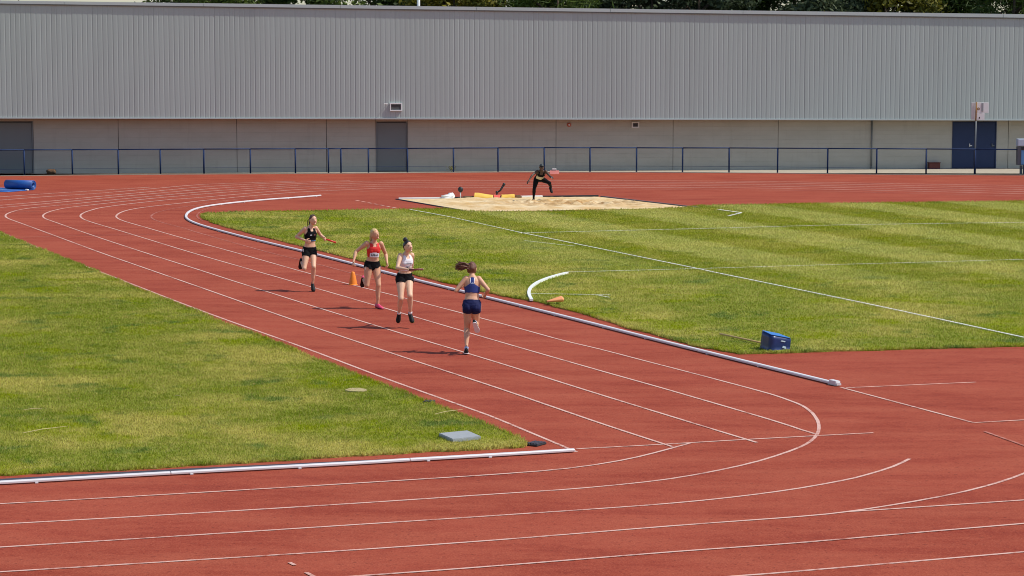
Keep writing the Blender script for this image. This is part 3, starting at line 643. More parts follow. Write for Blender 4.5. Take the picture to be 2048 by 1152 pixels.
def crown_mesh(seed, rx, rz, zc, nleaf, leaf, spiky=False):
    r = np.random.default_rng(seed); nc = 46
    cd_ = r.normal(size=(nc, 3)); cd_ /= np.linalg.norm(cd_, axis=1)[:, None]; rad = r.uniform(.45, 1.0, nc) ** .6
    cc_ = cd_ * rad[:, None] * np.array([rx, rx, rz]); cs = r.uniform(.55, 1.15, nc)
    ci = r.integers(0, nc, nleaf); p = cc_[ci] + r.normal(size=(nleaf, 3)) * (cs[ci] * .48)[:, None] * np.array([1, 1, .75]); p[:, 2] += zc
    a = r.normal(size=(nleaf, 3)); a /= np.linalg.norm(a, axis=1)[:, None]; b_ = np.cross(a, r.normal(size=(nleaf, 3))); b_ /= np.linalg.norm(b_, axis=1)[:, None]
    s = leaf * r.uniform(.6, 1.3, nleaf)[:, None]; k = .16 if spiky else .45
    V = np.stack([p - a * s, p + b_ * s * k, p + a * s * (1.8 if spiky else 1), p - b_ * s * k], 1).astype(np.float32)
    me = bpy.data.meshes.new('crown'); me.vertices.add(4 * nleaf); me.loops.add(4 * nleaf); me.polygons.add(nleaf)
    me.vertices.foreach_set('co', V.ravel()); me.loops.foreach_set('vertex_index', np.arange(4 * nleaf, dtype=np.int32)); me.polygons.foreach_set('loop_start', np.arange(0, 4 * nleaf, 4, dtype=np.int32)); me.update()
    at = me.attributes.new('rnd', 'FLOAT', 'FACE'); tone = np.clip(r.random(nc)[ci] * .7 + r.random(nleaf) * .3, 0, 1); at.data.foreach_set('value', tone.astype(np.float32))
    return me
crowns = [[crown_mesh(10 * k + j, 2.6, 3.6, 7.2, 15000, .125 + .03 * j, j == 2) for j in range(3)] for k in range(1)][0]
tb = nb(); tube(tb, [(0, 0, -.1), (.06, .02, 1.5), (.0, .08, 3.4), (.15, 0, 5.6), (.1, .05, 9.2)], [.30, .24, .20, .13, .03], 9)
for k in range(7):
    a = k * 2.4; z = 3.2 + k * .7; tube(tb, [(0.05, 0.03, z), (math.cos(a) * 1.0, math.sin(a) * 1.0, z + .9), (math.cos(a) * 2.0, math.sin(a) * 2.0, z + 1.5)], [.10, .06, .02], 6)
tm = bpy.data.meshes.new('trunk'); tb.to_mesh(tm); tb.free(); tm.shade_smooth(); tm.materials.append(M_bark)
TREES = [  # u, distance, crown kind, material, scale, label
 (395, 128, 0, 1, 1.0, 'mid green broadleaf tree just right of the sky gap over the roof'), (505, 132, 0, 0, 1.1, 'dark broadleaf tree second from the sky gap over the roof'),
 (640, 129, 1, 1, 1.0, 'bushy green tree left of the white pole above the roof'), (770, 133, 0, 0, 1.1, 'dark tree directly left of the white pole above the roof'),
 (905, 128, 1, 2, .95, 'yellow green leafy tree just right of the white pole'), (1010, 133, 0, 1, 1.1, 'green tree between the yellow green tree and the spiky tree'),
 (1115, 127, 2, 1, .95, 'tree with pale spiky fronds above the middle of the roof'), (1215, 133, 0, 0, 1.15, 'deep dark tree right of the spiky fronds'),
 (1300, 127, 1, 3, .95, 'grey green fine leaved tree above the roof right of centre'), (1395, 128, 1, 3, 1.0, 'second grey green fine leaved tree beside the dark gap'),
 (1500, 134, 0, 0, 1.2, 'very dark tree behind the roof left of a grey green one'), (1590, 131, 0, 0, 1.1, 'dark tree touching the grey green tree on its left'),
 (1665, 127, 1, 3, .9, 'low grey green tree left of the yellow tree'), (1765, 127, 1, 2, .95, 'bright yellow leaved tree above the roof at right'),
 (1870, 130, 0, 1, 1.05, 'mid green tree right of the bright yellow tree'), (1960, 132, 0, 0, 1.1, 'dark tree near the right end of the roof'),
 (2030, 127, 2, 1, 1.0, 'palm like tree with pale fronds at the right frame edge'), (2160, 132, 0, 0, 1.1, 'dark tree beyond the right frame edge'),
 (75, 134, 0, 0, .72, 'low dark tree behind the left end of the roof')]
for u, Y, k, mi, sc, lab in TREES:
    p = A(u, 105, Y); p.z = -.02
    t = empty('broadleaf_tree', p, random.uniform(0, 6.28), lab, 'tree', 'trees behind the hall'); t.scale = (sc * 1.1, sc * 1.1, sc)
    link(bpy.data.objects.new('trunk', tm), t)
    o = link(bpy.data.objects.new('crown', crowns[k]), t)
    if not crowns[k].materials: crowns[k].materials.append(LM[0])
    o.material_slots[0].link = 'OBJECT'; o.material_slots[0].material = LM[mi]
p = A(837, 0, 121); bm = nb(); tube(bm, [(0, 0, 0), (0, 0, 11.5)], [.10, .07], 12); lp = obj('light_pole', bm, M_offwhite, None, True, (p.x, 121, -.02)); tag(lp, 'white pole rising behind the hall roof', 'pole')
bm = nb(); box(bm, -.5, .5, -.12, .12, 11.3, 11.55, .03); obj('lamp_head', bm, M_offwhite, lp)
#@@OBJECTS
# ================================================================== OBJECTS
# orange cone on the track
cp = G(706, 569.5); cn = empty('traffic_cone', cp, 0, 'small orange cone standing on the lane behind the red topped runner', 'cone')
bm = nb(); lathe(bm, [(.093, 0.012), (.090, .05), (.070, .16), (.048, .262), (.038, .29), (.026, .302), (.019, .300), (.019, .26), (.060, .16), (.083, .03)], 28); obj('cone_body', bm, M_orange, cn, True)
bm = nb(); lathe(bm, [(.05, .0), (.108, .0), (.110, .008), (.098, .014), (.09, .02)], 28); obj('cone_base', bm, M_orange, cn, True)
# squashed cone lying in the grass
a, b2 = G(1094, 606.5, .05), G(1124, 601.5, .09); dd = (b2 - a); ln = dd.length
bm = nb(); M_ = Matrix.Translation(Vector((a.x, a.y, GZ + .012))) @ dd.to_track_quat('X', 'Z').to_matrix().to_4x4() @ Matrix.Rotation(R(90), 4, 'Y')
vs = lathe(bm, [(.018, 0), (.026, .01), (.050, ln * .35), (.095, ln * .9), (.10, ln), (.092, ln), (.045, ln * .35), (.016, .01)], 22)
bmesh.ops.scale(bm, vec=(0.62, 1.25, 1), verts=vs); bmesh.ops.translate(bm, vec=(-.058, 0, 0), verts=vs); bmesh.ops.transform(bm, matrix=M_, verts=vs)
cl = obj('collapsed_cone', bm, M_peach, None, True); tag(cl, 'faded orange cone lying squashed on its side beside the white arc', 'cone')
# raised white arc board in the infield
P = smooth_path([G(*q, GZ) for q in [(1134, 547.5), (1112, 553), (1092, 559.5), (1074, 567.5), (1062, 577), (1058, 586), (1059, 594), (1063, 602)]], .12)
bm = nb(); rings = []
for i, p in enumerate(P):
    d = (P[min(i + 1, len(P) - 1)] - P[max(i - 1, 0)]).normalized(); s = Vector((-d.y, d.x, 0))
    rings.append([bm.verts.new(p + s * x + Vector((0, 0, z))) for x, z in ((-.035, 0), (-.035, .045), (.035, .045), (.035, 0))])
for r0, r1 in zip(rings, rings[1:]):
    for j in range(4): bm.faces.new((r0[j], r0[(j + 1) % 4], r1[(j + 1) % 4], r1[j]))
bm.faces.new(rings[0]); bm.faces.new(rings[-1]); ab = obj('throwing_arc', bm, M_white); tag(ab, 'curved white throwing arc board set in the infield grass', 'arc board')
# blue wedge of foam
o = G(1541, 701, GZ); wz = empty('foam_wedge', o, 0, 'dark blue wedge shaped foam block with paler top beside the infield edge', 'foam block')
def at2(u, v): return G(u, v, GZ) - o
f0, f1 = at2(1541, 701.5), at2(1580, 698.5); l0 = at2(1519, 697.0)
up = lambda h: Vector((0, 0, h))
r0 = f1 + (l0 - f0)
vb = [f0, f1, r0, l0]; hh = [.285, .190, .235, .325]; sh = [Vector((.0, .0, 0)), Vector((.02, 0, 0)), Vector((0, 0.02, 0)), Vector((.035, 0, 0))]
bm = nb(); bv = [bm.verts.new(p) for p in vb]; tv = [bm.verts.new(p + up(h) + s) for p, h, s in zip(vb, hh, sh)]
bm.faces.new(bv)
for i in range(4): bm.faces.new((bv[i], bv[(i + 1) % 4], tv[(i + 1) % 4], tv[i]))
tf = bm.faces.new(tv)
bmesh.ops.subdivide_edges(bm, edges=bm.edges, cuts=3, use_grid_fill=True)
for v in bm.verts: v.co += Vector((noise.noise(v.co * 5), noise.noise(v.co * 5 + Vector((7, 0, 0))), 0)) * .008
bmesh.ops.bevel(bm, geom=[e for e in bm.edges if e.calc_face_angle(0) > .6], offset=.012, segments=2, affect='EDGES')
obj('foam_body', bm, M_box, wz, True)
tq = [t.normalized() * 0 + t for t in [p + up(h + .004) + s for p, h, s in zip(vb, hh, sh)]]; ce = sum(tq, Vector()) / 4
bm = nb(); bm.faces.new([bm.verts.new(ce + (t - ce) * .97) for t in tq]); ex = bmesh.ops.extrude_face_region(bm, geom=list(bm.faces)); bmesh.ops.translate(bm, vec=(0, 0, .006), verts=[g for g in ex['geom'] if isinstance(g, bmesh.types.BMVert)]); obj('top_cover', bm, M_box_top, wz)
nrm = (f1 - f0).cross(Vector((0, 0, 1))).normalized()
for t, h, w_, hq in ((.62, .155, .055, .014), (.68, .045, .045, .026)):
    p = f0.lerp(f1, t) + nrm * .013 + up(h); dx = (f1 - f0).normalized(); bm = nb()
    q = [bm.verts.new(p + dx * a + up(b_ + a * -.15)) for a, b_ in ((-w_, -hq * .4), (w_ * .7, -hq), (w_, hq * .5), (-w_ * .6, hq))]
    bm.faces.new(q); obj('logo_patch', bm, M_bin_light, wz)
a, b2 = G(1440, 667.5, GZ + .03), G(1530, 687, GZ + .05)
bm = nb(); tube(bm, [a, a.lerp(b2, .5), b2], .017, 8); st = obj('wooden_stick', bm, M_wood, None, True); tag(st, 'pale wooden stick lying on the grass against the blue foam wedge', 'stick')
# grey slab, flat stone, two dark blocks
q = [G(877.5, 866, .07), G(935, 860.5, .07), G(962, 872, .07), G(905, 878, .07)]; o = sum(q, Vector()) / 4; o.z = 0
bm = nb(); bt = [bm.verts.new((p - o) - Vector((0, 0, .065))) for p in q]; tp = [bm.verts.new(p - o) for p in q]
bm.faces.new(bt); bm.faces.new(tp)
for i in range(4): bm.faces.new((bt[i], bt[(i + 1) % 4], tp[(i + 1) % 4], tp[i]))
bmesh.ops.bevel(bm, geom=bm.edges[:], offset=.008, segments=2, affect='EDGES'); sb = obj('concrete_slab', bm, M_slab, None, False, o); tag(sb, 'square grey concrete slab lying on the lawn near the white kerb', 'slab')
bm = nb(); vsr = [bm.verts.new(G(712 + 21 * math.cos(t) * (1 + .12 * math.sin(3 * t)), 778.8 + 3.4 * math.sin(t), GZ + .022) ) for t in (2 * math.pi * k / 16 for k in range(16))]
f_ = bm.faces.new(vsr); ex = bmesh.ops.extrude_face_region(bm, geom=[f_]); bmesh.ops.translate(bm, vec=(0, 0, -.03), verts=[g for g in ex['geom'] if isinstance(g, bmesh.types.BMVert)])
tag(obj('flat_stone', bm, M_stone), 'flat sandy stone sunk in the lawn left of the lanes', 'stone')
def grooved(name, u0, v0, L_, W_, h, rz, label):
    o = G(u0, v0); e = empty(name, o, rz, label, 'block'); bm = nb(); box(bm, -L_ / 2, L_ / 2, -W_ / 2, W_ / 2, .0, h, .012); obj('block_body', bm, M_black, e)
    for k in range(4):
        x = -L_ / 2 + L_ * (k + .6) / 4.3; bm = nb(); box(bm, x, x + L_ * .13, -W_ * .42, W_ * .42, h + .0005, h + .012, .003); obj('rib', bm, M_drain, e)
grooved('rubber_block', 858, 806.5, .17, .16, .035, R(-10), 'small black ribbed block on the lawn border line')
grooved('rubber_block', 1071, 890,   .20, .26, .03, R(-32), 'dark grey flat block at the pointed corner of the lawn')
for u0, v0, u1, v1 in ((45, 866, 136, 852), (47, 820, 84, 817), (350, 791, 364, 793), (1010 - 140, 828, 925, 819)):
    a, b2 = G(u0, v0, GZ + .03), G(u1, v1, GZ + .045); bm = nb(); tube(bm, [a, a.lerp(b2, .4) + Vector((0, 0, .012)), b2], [.004, .006, .003], 5)
    o_ = obj('straw_stalk', bm, M_straw); tag(o_, {45: 'long dry straw stalk on the left lawn nearest the white kerb', 47: 'short dry straw stalk at the far left of the lawn', 350: 'tiny pale straw piece in the middle of the left lawn'}.get(u0, 'dry straw stalk just behind the grey slab'), 'straw')
# rolled blue mat at the far left
o = G(40, 379.5); mr = empty('rolled_mat', o, 0, 'blue foam mat partly rolled up beyond the far bend', 'mat')
a0, a1 = G(17, 377.5), G(75, 379.0); ax = (a1 - a0); ln = 1.28; rz = math.atan2(ax.y, ax.x) - .06; Rr = .185
sp = []
for k in range(90):
    t = k / 89; ang = t * 2 * math.pi * 3.2; r_ = Rr - .115 * t; sp.append((r_ * math.sin(ang), Rr - r_ * math.cos(ang)))
sp = [(-1.6 + .2 * i, 0.0 + .0) for i in range(8)] + sp
bm = nb(); rings = []; MM = Matrix.Rotation(rz, 4, 'Z')
for y, z in sp: rings.append([bm.verts.new(MM @ Vector((x, y, z + .014))) for x in (-ln / 2, ln / 2)])
for r0, r1 in zip(rings, rings[1:]): bm.faces.new((r0[0], r0[1], r1[1], r1[0]))
rolled = obj('mat_roll', bm, M_mat, mr, True); sm = rolled.modifiers.new('thick', 'SOLIDIFY'); sm.thickness = .022; sm.offset = 0
bm = nb(); box(bm, -1.9, -.35, -.62, .45, .004, .03, .006, Matrix.Rotation(rz, 4, 'Z')); obj('mat_tail', bm, M_mat_top, mr)
bm = nb(); box(bm, -1.9, .55, -.66, -.622, .004, .034, .004, Matrix.Rotation(rz, 4, 'Z')); obj('mat_edge', bm, M_bin_light, mr)
bm = nb(); box(bm, .55, .68, -.42, -.33, .004, .06, .02, MM); obj('white_tab', bm, M_white, mr)
# items behind the pit
def lump(name, u, v, w_, d_, h, m, label, cat, seed, rz=0.0, zb=0.0, taper=0.0, parent=None):
    o = G(u, v); bm = nb(); bmesh.ops.create_icosphere(bm, subdivisions=4, radius=1)
    for vv in bm.verts:
        c = vv.co.copy(); k = noise.noise(c * 1.6 + Vector((seed, 0, 0))) * .28 + noise.noise(c * 4 + Vector((0, seed, 0))) * .12
        c = Vector((math.copysign(abs(c.x) ** .7, c.x), math.copysign(abs(c.y) ** .7, c.y), math.copysign(abs(c.z) ** .8, c.z))) * (1 + k)
        sc = 1 - taper * (c.x + 1) / 2
        vv.co = Vector((c.x * w_ / 2, c.y * d_ / 2 * sc, max(0, (c.z + .75) / 1.75 * h * sc)))
    o_ = obj(name, bm, m, None, True, (o.x, o.y, zb)); o_.rotation_euler.z = rz
    return tag(o_, label, cat)
lump('cloth_bundle', 894, 398.2, .44, .3, .16, M_white, 'crumpled white cloth bundle at the pit back edge', 'cloth', 3)
lump('cloth_bundle', 902, 397.4, .25, .25, .21, M_white, 'taller white cloth bundle leaning on the crumpled one', 'cloth', 8)
o = G(921, 398.6); wg = empty('marker_disc', o, 0, 'black round head on a thin white stick behind the sand pit', 'marker')
bm = nb(); tube(bm, [(0, 0, 0), (0, 0, .27)], .018, 8); obj('stick', bm, M_white, wg, True)
bm = nb(); bmesh.ops.create_uvsphere(bm, u_segments=16, v_segments=10, radius=.105); bmesh.ops.scale(bm, vec=(.9, .7, 1.0), verts=bm.verts); bmesh.ops.translate(bm, vec=(0, 0, .355), verts=bm.verts); obj('round_head', bm, M_black, wg, True)
bm = nb(); box(bm, -.10, .10, -.06, .06, 0, .012, .004); obj('foot_plate', bm, M_black, wg)
lump('brown_sack', 937, 399.0, .46, .25, .13, M_brown, 'flat dark brown sack left of the yellow covers', 'sack', 5)
def cover(name, u0, u1, v, h0, h1, m, label, cat, d_=.5):
    a, b2 = G(u0, v), G(u1, v - .3); ln = b2.x - a.x; n = 14; bm = nb(); rows = []
    for i in range(n + 1):
        t = i / n; h = h0 + (h1 - h0) * t; x = ln * t; row = []
        for j in range(9):
            s = j / 8; y = (s - .5) * d_; z = h * (math.sin(math.pi * min(1, max(0, s * 1.0))) ** .45) * (1 + .12 * noise.noise(Vector((x * 5, y * 6, v))))
            row.append(bm.verts.new((x + (.05 * z / max(h0, .01) if i == 0 else 0) + .02 * noise.noise(Vector((x * 3, j, 1))), y, max(.0, z))))
        rows.append(row)
    for r0, r1 in zip(rows, rows[1:]):
        for j in range(8): bm.faces.new((r0[j], r0[j + 1], r1[j + 1], r1[j]))
    bm.faces.new(rows[0]); bm.faces.new(rows[-1][::-1])
    for j in range(n): bm.faces.new((rows[j][0], rows[j + 1][0], rows[j + 1][8], rows[j][8]))
    return tag(obj(name, bm, m, None, True, a), label, cat)
cover('yellow_cover', 947, 986, 399.2, .27, .16, M_yellow, 'larger yellow cover tapering to the right behind the pit', 'cover')
cover('yellow_cover', 1001, 1029, 398.6, .17, .20, M_yellow, 'smaller yellow cover right of the red bag behind the pit', 'cover')
cover('red_bag', 986.5, 1000, 398.8, .17, .17, M_redcloth, 'small red bag between the two yellow covers', 'bag', .4)
lump('brown_sack', 1035, 398.4, .30, .22, .15, M_brown, 'small brown sack right of the yellow covers', 'sack', 11)
o = G(995, 397.9); lb = empty('leaning_device', o, 0, 'black device with tilted arm standing behind the yellow covers', 'device')
bm = nb(); tube(bm, [(-.03, .1, 0), (-.02, .1, .2)], .03, 8); bmesh.ops.create_uvsphere(bm, u_segments=12, v_segments=8, radius=.055, matrix=Matrix.Translation((-.02, .1, .24))); obj('base', bm, M_black, lb, True)
bm = nb(); tube(bm, [(.02, .1, .25), (.10, .1, .30), (.22, .1, .50)], [.03, .036, .04], 8); obj('arm', bm, M_black, lb, True)
bm = nb(); bmesh.ops.create_uvsphere(bm, u_segments=12, v_segments=8, radius=.055, matrix=Matrix.Translation((.235, .1, .525))); obj('head', bm, M_black, lb, True)
a, b2 = G(1039, 397.2), G(1085, 396.4); bm = nb(); box(bm, 0, (b2 - a).length, -.06, .06, 0, .10, .01, Matrix.Rotation(math.atan2(b2.y - a.y, b2.x - a.x) + .03, 4, 'Z')); tag(obj('white_board', bm, M_white, None, False, a), 'long white board lying behind the jumper', 'board')
# faded red sign by the railing
o = G(1109, 348.2); sg = empty('floor_sign', o, 0, 'faded red folding sign on the ground below the railing', 'sign')
bm = nb(); box(bm, -.20, .20, -.012, .012, 0, .17, .006, Matrix.Translation((0, -.08, 0)) @ Matrix.Rotation(R(-24), 4, 'X')); obj('front_panel', bm, M_pink, sg)
bm = nb(); box(bm, -.20, .20, -.012, .012, 0, .17, .006, Matrix.Translation((0, .08, 0)) @ Matrix.Rotation(R(24), 4, 'X')); obj('back_panel', bm, M_pink, sg)
bm = nb(); box(bm, -.11, .08, -.03, .03, .158, .25, .02); obj('white_top', bm, M_offwhite, sg)
# things along the hall wall
def wallbox(u0, u1, v0, v1, y0, y1):
    (x0, z1), (x1, z0) = wl(u0, v0), wl(u1, v1); return x0, x1, z0, z1
x0, x1, z0, z1 = wallbox(1855, 1876.5, 325.5, 337, 0, 0)
bm = nb(); M_ = bld.matrix_basis.copy(); box(bm, x0, x1, -.32, -.012, 0, z1 - z0, .012, M_); box(bm, x0 - .02, x1 + .02, -.34, -.011, z1 - z0 + .001, z1 - z0 + .03, .006, M_)
tag(obj('storage_box', bm, M_redbrown), 'dark red box at the foot of the hall wall near the blue door', 'box')
x0, x1, z0, z1 = wallbox(94, 113, 338, 347, 0, 0); p = BA + bx * ((x0 + x1) / 2) - by * .35
bs = lump('brown_bag', 103, 346, .42, .28, .2, M_brown, 'small brown bag slumped at the wall near the grey door', 'bag', 21); bs.location = (p.x, p.y, 0)
p = BA + bx * wl(901, 341)[0] - by * .6; wd = empty('weed', p, 0, 'yellowish weed growing beside a railing post', 'plant')
bm = nb()
for k in range(60):
    a = random.uniform(0, 6.28); r_ = random.uniform(.02, .22); h = random.uniform(.08, .26); q = Vector((r_ * math.cos(a), r_ * math.sin(a), h)); s = .035
    e1 = Vector((random.uniform(-1, 1), random.uniform(-1, 1), random.uniform(-.3, 1))).normalized() * s; e2 = e1.orthogonal().normalized() * s * .5
    bm.faces.new([bm.verts.new(q + v_) for v_ in (e1, e2, -e1, -e2)])
obj('leaves', bm, mat('weed_leaf', (.18, .16, .02), .7), wd)
bm = nb()
for k in range(7):
    a = k * .9; tube(bm, [(0, 0, 0), (.06 * math.cos(a), .06 * math.sin(a), .1), (.15 * math.cos(a), .15 * math.sin(a), .2)], .005, 4)
obj('stems', bm, mat('weed_stem', (.10, .09, .02), .8), wd)
# white boxes on a rusty pole in front of the hall
pb = G(1950, fy(1950) - .6); pl = empty('scoreboard_pole', pb, 0, 'rusty pole carrying two white weathered boards in front of the blue door', 'pole')
Y_ = pb.y + .25
def bz(v): return A(1950, v, Y_).z
bm = nb(); tube(bm, [(0, .1, 0), (.01, .1, bz(242))], [.04, .036], 10); obj('pole_shaft', bm, M_bin_grey, pl, True)
bm = nb(); tube(bm, [(.01, .1, bz(241.8)), (.03, .1, bz(204))], [.030, .026], 10); obj('rusty_tip', bm, M_rust, pl, True)
sc = CAM_F / Y_
for nm, u0, u1, v0, v1, m in (('board', 1941.5, 1950.4, 205, 239, M_offwhite), ('board', 1950.8, 1976, 205, 225.6, M_white), ('board', 1950.8, 1968, 226.2, 240, M_white)):
    bm = nb(); box(bm, (u0 - 1950) / sc, (u1 - 1950) / sc, .14, .19, bz(v1), bz(v0), .008); bo = obj(nm, bm, m, pl)
    if u1 > 1970:
        bm = nb(); box(bm, (1961.5 - 1950) / sc, (1965.5 - 1950) / sc, .130, .139, bz(223), bz(206), .002); obj('grey_stripe', bm, M_slab, bo)
        bm = nb(); lathe(bm, [(.03, 0), (.06, 0), (.06, .012), (.03, .012)], 14, Matrix.Translation(((1955.5 - 1950) / sc, .138, bz(217.5))) @ Matrix.Rotation(R(90), 4, 'X')); obj('round_emblem', bm, M_rust, bo)
    if u1 == 1968:
        bm = nb(); box(bm, (1957 - 1950) / sc, (1959 - 1950) / sc, .130, .139, bz(237), bz(233.5), .002); obj('latch', bm, M_dark, bo)
# blue bin at the right frame edge
bp_ = G(2043, 349.2); bn = empty('litter_bin', bp_, 0, 'blue litter bin with pale hood on a leg at the right end of the railing', 'bin')
sc = CAM_F / bp_.y
def hz(v): return A(2043, v, bp_.y).z
W = 17 / sc
bm = nb(); box(bm, -.08, .02, -.05, .05, 0, hz(331), .008); obj('leg', bm, M_bin_grey, bn)
bm = nb(); box(bm, .06, .10, -.05, .05, 0, hz(331), .008); obj('leg', bm, M_offwhite, bn)
bm = nb(); box(bm, -10 / sc, W, -.14, .2, hz(330), hz(293), .02); obj('bin_body', bm, M_bin_grey, bn)
bm = nb(); box(bm, -3 / sc, W - .02, -.165, -.142, hz(329), hz(300.5), .01); obj('front_panel', bm, M_bin_blue, bn)
bm = nb(); box(bm, -10.5 / sc, W + .02, -.19, .21, hz(292), hz(277.5), .03); obj('hood', bm, M_bin_light, bn)
bm = nb(); box(bm, -3 / sc, W - .02, -.16, -.142, hz(299), hz(293.5), .004); obj('slot', bm, M_black, bn)
# ================================================================== PEOPLE
def skin(name, c):
    m = mat(name, c, 0.5, 0.07, 14, spec=0.4); N, L, b = nodes_of(m)
    b.inputs['Subsurface Weight'].default_value = 0.12; b.inputs['Subsurface Radius'].default_value = (.012, .005, .003); b.inputs['Subsurface Scale'].default_value = 1.0
    return m
SK_A, SK_B, SK_C, SK_D = skin('skin_fair', (0.70, 0.42, 0.28)), skin('skin_tanned', (0.63, 0.345, 0.215)), skin('skin_light', (0.70, 0.44, 0.30)), skin('skin_deep', (0.085, 0.048, 0.034))
H_BROWN, H_BLOND, H_BLACK, H_AUB = mat('hair_brown', (.075, .040, .028), .55, .35, 60), mat('hair_blond', (.62, .43, .20), .5, .25, 60), mat('hair_black', (.014, .011, .012), .4, .3, 60), mat('hair_auburn', (.13, .050, .028), .5, .5, 60)
F_BLACK, F_NAVY, F_BLUE, F_RED, F_WHITE = mat('fabric_black', (.007, .007, .009), .85, .2, 30, spec=.12), mat('fabric_navy', (.008, .012, .065), .75, .15, 30, spec=.2), mat('fabric_royal', (.012, .030, .19), .6, .15, 30), mat('fabric_red', (.64, .014, .012), .65, .1, 30), mat('fabric_white', (.74, .73, .80), .7, .06, 30)
F_STRIPE, F_CREAM = mat('stripe_blue', (.06, .20, .50), .6), mat('bib_cream', (.66, .60, .42), .7, .1, 30)
S_BLACK, S_PINK, S_WHITE, S_OLIVE, S_LIME = mat('shoe_black', (.012, .012, .014), .6, spec=.2), mat('shoe_pink', (.62, .05, .13), .5), mat('shoe_white', (.72, .70, .72), .5), mat('shoe_olive', (.16, .13, .02), .5), mat('shoe_pale_blue', (.40, .48, .66), .5)
M_EYE, M_LIP = mat('eye_dark', (.02, .015, .012), .3), mat('lips', (.42, .15, .12), .5)
M_BATON, M_BATON2, M_INK = mat('baton_red', (.62, .035, .02), .35, .08, 10), mat('baton_dark_red', (.17, .03, .025), .4, .15, 10), mat('printed_ink', (.02, .02, .03), .7)
CAMO = Vector((0, 0, CAM_H))
def reach(par, px, L, sg):                 # joint seen at px, a bone's length from its parent, nearer (-1) or farther (+1)
    d = ray(*px).normalized(); q = par - CAMO; b = q.dot(d); disc = b * b - q.length_squared + L * L
    t = b + sg * math.sqrt(disc) if disc > 0 else b
    p = CAMO + d * t
    return p if disc > 0 else par + (p - par).normalized() * L
class Body:
    def __init__(s): s.bm = nb(); s.pts = []
    def loft(s, lab, rings, n=14):
        rs = []
        for (c, e1, e2, t) in rings:
            ring = []
            for k in range(n):
                a = 2 * math.pi * k / n; p = c + e1 * math.cos(a) + e2 * math.sin(a)
                ring.append(s.bm.verts.new(p)); s.pts.append((p, lab, t))
            rs.append(ring)
        for a, b2 in zip(rs, rs[1:]):
            for j in range(n): s.bm.faces.new((a[j], a[(j + 1) % n], b2[(j + 1) % n], b2[j]))
        s.bm.faces.new(rs[0][::-1]); s.bm.faces.new(rs[-1])
    def limb(s, lab, a, b2, prof, bulge=None, n=14, steps=14):
        d = b2 - a; sd, nn = frame(d); ts = [k / steps for k in range(steps + 1)]
        xs = [p[0] for p in prof]; ys = [p[1] for p in prof]; R_ = []
        r0, r1 = ys[0], ys[-1]
        for q in (-.9, -.5): R_.append((a + d.normalized() * r0 * q, sd * r0 * math.sqrt(1 - q * q), nn * r0 * math.sqrt(1 - q * q), 0))
        for t in ts:
            r = float(np.interp(t, xs, ys)); c = a + d * t
            if bulge is not None: c = c + bulge * math.sin(math.pi * min(1, t * 1.5)) if t < .667 else c
            R_.append((c, sd * r, nn * r, t))
        for q in (.5, .9): R_.append((b2 + d.normalized() * r1 * q, sd * r1 * math.sqrt(1 - q * q), nn * r1 * math.sqrt(1 - q * q), 1))
        s.loft(lab, R_, n)
    def ball(s, lab, c, ax, t=0):
        R_ = []
        for k in range(9):
            q = -.96 + 1.92 * k / 8; rr = math.sqrt(1 - q * q); R_.append((c + ax[2] * q, ax[0] * rr, ax[1] * rr, t))
        s.loft(lab, R_, 12)
def hand(B, w, d, n_, side, curl, k=1.0):
    d = d.normalized(); n_ = (n_ - d * n_.dot(d)).normalized(); sd = d.cross(n_).normalized() * side
    B.loft('hand', [(w - d * .01, sd * .020 * k, n_ * .016 * k, 0), (w + d * .02 * k, sd * .028 * k, n_ * .016 * k, .3), (w + d * .055 * k, sd * .038 * k, n_ * .014 * k, .6), (w + d * .082 * k, sd * .036 * k, n_ * .012 * k, 1)], 10)
    for off, ln in ((-.028, .062), (-.009, .076), (.010, .080), (.029, .070)):
        p = w + d * .078 * k + sd * off * k; dr = d.copy(); P = [p]; ax = sd
        for j in range(3):
            ang = curl * (0.75 if j == 0 else 1.0) * (1 + off * 4); qn = n_
            ca = sum([curl * (.75 if i == 0 else 1.0) for i in range(j + 1)])
            dr = d * math.cos(ca) + n_ * math.sin(ca); p = p + dr * ln * k * (.42, .32, .26)[j]; P.append(p)
        for a, b2, r0, r1 in zip(P, P[1:], (.0095, .009, .008), (.009, .008, .0068)): B.limb('hand', a, b2, [(0, r0 * k), (1, r1 * k)], None, 8, 3)
    p0 = w + d * .022 * k + sd * .026 * k; p1 = p0 + (d * .6 + sd * .7 + n_ * .35).normalized() * .04 * k; p2 = p1 + (d * .8 + sd * .05 + n_ * .6).normalized() * .035 * k
    B.limb('hand', p0, p1, [(0, .012 * k), (1, .0105 * k)], None, 8, 3); B.limb('hand', p1, p2, [(0, .0105 * k), (1, .008 * k)], None, 8, 3)
